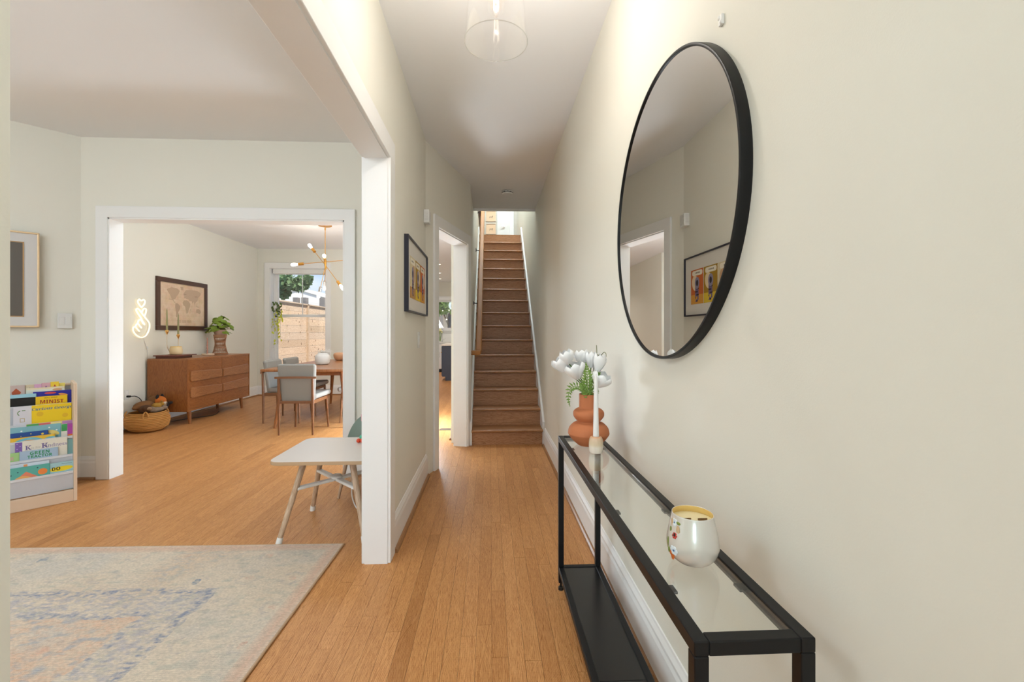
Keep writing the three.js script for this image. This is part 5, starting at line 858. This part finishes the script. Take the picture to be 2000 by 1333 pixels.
// ---------------------------------------------------------------- outside
struct('ground', bx(-40, 40, -.45, -.30, -60, -9.0), std(lin(.30, .27, .20), .95));
struct('ground_front', bx(-40, 40, -.45, -.30, 2.0, 40), std(lin(.30, .29, .27), .95));
{
  const f = thing('wooden_fence', 'tall unpainted horizontal board fence outside the dining window', 'fence');
  const tex2 = grainTex, tones = [[.71, .61, .50], [.66, .58, .49], [.74, .62, .49], [.60, .50, .39]].map(([a, b, c]) => std(lin(a, b, c), .85, { map: tex2 }));
  const posts = [-8.0, -10.2, -12.35, -14.7, -17.0];
  for (let b = 0; b + 1 < posts.length; b++) for (let k = 0; k < 12; k++) { const y0 = -.27 + k * .184; mesh('board', bx(-5.03, -5.0 + rr(-.002, .002), y0, y0 + .179, posts[b + 1] + .003, posts[b] - .003, 'z', rnd() * 3), tones[Math.floor(rnd() * 4)], f); }
  for (const z of posts) mesh('post', bx(-5.0, -4.96, -.3, 1.97, z - .045, z + .045), tones[3], f);
  mesh('cap_rail', bx(-5.07, -4.96, 1.945, 1.975, -17, -8, 'z'), tones[1], f);
  const knots = []; for (let i = 0; i < 70; i++) knots.push(ball(-4.999, -.2 + rnd() * 2.1, -9 - rnd() * 5, .003, .014 + rnd() * .018, .01 + rnd() * .014, 8)); mesh('knots', knots, std(lin(.16, .10, .06), .9), f).userData.kind = 'stuff';
  const h = thing('white_house', 'white gabled house beyond the fence seen through the dining window', 'house', [-10.6, 0, -25]);
  const sh = new THREE.Shape(); sh.moveTo(-3.4, -.3); sh.lineTo(3.4, -.3); sh.lineTo(3.4, 2.55); sh.lineTo(0, 3.55); sh.lineTo(-3.4, 2.55); sh.closePath();
  const wg = new THREE.ExtrudeGeometry(sh, { depth: 6, bevelEnabled: false }); wg.translate(0, 0, -6); mesh('wall', wg, std(lin(.80, .80, .80), .8), h);
  for (const s of [-1, 1]) mesh('roof', (() => { const g = new THREE.BoxGeometry(3.9, .10, 6.1); g.rotateZ(-s * Math.atan(1 / 3.4)); g.translate(s * 1.8, 3.09, -3); return g; })(), std(lin(.88, .88, .88), .9), h);
  mesh('window', [bx(-1.6, -.6, 1.9, 2.5, -.02, .02)], std(lin(.35, .38, .40), .2), h); mesh('window', [bx(1.0, 2.2, 1.9, 2.6, -.02, .02)], std(lin(.35, .38, .40), .2), h);
  const n = thing('dark_shed', 'dark grey shed and posts between the fence and the white house', 'shed', [-8.3, 0, -20]); mesh('wall', bx(-.9, 1.4, -.3, 2.28, -1, 0), std(lin(.16, .17, .18), .9), n); mesh('roof', bx(-1.0, 1.5, 2.28, 2.36, -1.1, .1), std(lin(.2, .2, .21), .9), n); for (const x of [-.55, -.18, .62]) mesh('chimney_post', bx(x, x + .2, 2.3, 2.78, -.6, -.3), std(lin(.20, .19, .19), .9), n);
}
function tree(label, x, z, base, crowns, count, size, mat) {
  const t = thing('tree', label, 'tree', [x, -.3, z]); mesh('trunk', [cyl(V(0, 0, 0), V(0, base, 0), .16, .09), ...crowns.map(([cx, cy, cz]) => tube([V(0, base * .7, 0), V(cx * .5, (base + cy) * .5, cz * .5), V(cx, cy, cz)], .035, 10, 6))], std(lin(.16, .11, .07), .9), t);
  const pos = [];
  for (let i = 0; i < count; i++) { const c = crowns[i % crowns.length], a = rr(0, 6.28), b = Math.acos(rr(-1, 1)), r = c[3] * Math.cbrt(rnd()); const p = V(c[0] + r * Math.sin(b) * Math.cos(a), c[1] + .7 * r * Math.cos(b), c[2] + r * Math.sin(b) * Math.sin(a)); const u = V(rr(-1, 1), rr(-1, 1), rr(-1, 1)).normalize(), w = V(rr(-1, 1), rr(-1, 1), rr(-1, 1)).cross(u).normalize().multiplyScalar(size * .45), l = u.multiplyScalar(size); const q = p.clone().add(l); pos.push(p.x, p.y, p.z, p.x + l.x * .5 + w.x, p.y + l.y * .5 + w.y, p.z + l.z * .5 + w.z, q.x, q.y, q.z, p.x, p.y, p.z, q.x, q.y, q.z, p.x + l.x * .5 - w.x, p.y + l.y * .5 - w.y, p.z + l.z * .5 - w.z); }
  const g = new THREE.BufferGeometry(); g.setAttribute('position', new THREE.Float32BufferAttribute(pos, 3)); g.computeVertexNormals(); mesh('foliage', g, mat, t).userData.kind = 'stuff';
}
const leafA = new THREE.MeshPhysicalMaterial({ color: lin(.13, .24, .10), roughness: .8, side: THREE.DoubleSide, transmission: .3, thickness: 0 }), leafB = new THREE.MeshPhysicalMaterial({ color: lin(.25, .42, .07), roughness: .8, side: THREE.DoubleSide, transmission: .4, thickness: 0 });
tree('feathery green tree reaching over the fence outside the dining window', -8.6, -15.5, 3.0, [[.9, 3.35, 0, .6], [1.3, 3.15, .2, .42], [.2, 3.4, 0, .6], [1.75, 3.2, .2, .34], [2.15, 3.1, .3, .28], [2.35, 3.28, .2, .2], [1.5, 2.85, .1, .25]], 2300, .15, leafA);
tree('bright green leafy tree outside the kitchen window', -1.9, -21, 2.4, [[0, 3.6, 0, 1.2], [-1.1, 3.4, 0, .9], [1.0, 3.5, .3, 1.0], [.2, 2.9, .4, .7], [-.5, 2.75, .3, .6]], 6000, .16, leafB);
{
  const w = thing('garden_wall', 'grey brown board wall behind the tree outside the kitchen window', 'fence', [0, 0, -24]); for (let k = 0; k < 26; k++) mesh('board', bx(-6 + k * .34, -5.67 + k * .34, -.3, 2.5, -.03, .03 + rr(-.01, .01)), std(lin(.26, .22, .18), .9), w);
  const s = thing('white_slide', 'white slanting garden slide outside the kitchen window', 'slide', [-2.3, 0, -19.5]); const g = rb(-.15, .15, -1.0, 1.0, -.03, .03, .02); g.rotateZ(.5); g.translate(.1, 1.4, 0); mesh('chute', g, M.white, s); mesh('support', cyl(V(-.3, -.3, 0), V(-.3, 2.0, 0), .04), M.white, s);
  const t = thing('patio_table', 'pale blue patio table outside below the kitchen window', 'table', [-1.75, 0, -18]); mesh('tabletop', rb(-.7, .5, 1.20, 1.24, -.4, .4, .02), std(lin(.55, .62, .75), .5), t); for (const x of [-.6, .4]) mesh('leg', cyl(V(x, -.3, 0), V(x, 1.2, 0), .03), M.white, t);
}

// ---------------------------------------------------------------- unseen lamps: fill added for the rooms, plus stair-top and doorway light
function unseenOpalLamp(x, z, i, label, cy = CH) {  // lamp kept out of view and placed for its light
  const t = thing('unseen_ceiling_lamp', label, 'ceiling lamp', [x, cy, z]);
  mesh('base', lathe([[0, 0], [.12, 0], [.12, -.02], [0, -.02]].reverse(), 36), M.white, t);
  mesh('opal_bowl', lathe(smoothProfile([[0, -.10], [.10, -.085], [.155, -.05], [.165, -.02]], 24), 36), new THREE.MeshStandardMaterial({ color: 0xffffff, emissive: 0xfff3e4, emissiveIntensity: 2.2, side: THREE.DoubleSide }), t);
  lamp(x, cy - .16, z, i, COOL, 14);
}
unseenOpalLamp(-2.3, -.7, L.living, 'added fill lamp over the rug in the living room, out of view');  // fill added to brighten living room and hall wall
unseenOpalLamp(-2.3, .9, L.living, 'added fill lamp near the living room windows, out of view');  // second added fill, reaches the far hall through the opening
unseenOpalLamp(.0, .75, L.entryFill, 'added fill lamp inside the front door, behind the camera');  // fill added behind the camera for the near hall
unseenOpalLamp(-1.9, -4.75, L.passage, 'added fill lamp in the dining room, hidden just behind the wide opening');  // added fill, tucked behind the header out of sight
unseenOpalLamp(.18, -7.6, L.upper, 'unseen ceiling lamp high above the stairs, lighting the steps and upstairs wall', 5.4);  // out of view, lights the stairwell and upstairs wall

for (const [x, z, p, l, y] of [[-3.5, 1.2, L.floor, 'added tall globe fill lamp in the front corner of the living room, out of view', 1.53], [-.22, 1.42, L.hallFill, 'added globe fill lamp inside the front door, behind the camera', .95], [-.98, -5.65, L.unseenDoorlamp, 'unseen short globe lamp behind the diagonal doorway, lighting the floor and far hall', .52]]) {  // first two are added fill; the doorway one is unseen, lighting the hall
  const t = thing('unseen_floor_lamp', l, 'unseen lamp', [x, 0, z]);
  mesh('base', lathe([[0, 0], [.15, 0], [.15, .02], [.02, .03], [0, .03]], 36), M.dark, t); mesh('pole', cyl(V(0, .03, 0), V(0, y - .11, 0), .011), M.dark, t);
  mesh('globe', ball(0, y, 0, .14, .14, .14, 28), std(0xffffff, .4, { emissive: 0xf4f8ff, emissiveIntensity: 2 }), t);
  lamp(x, y, z, p, COOL, 13);
}

renderer.render(scene, camera);
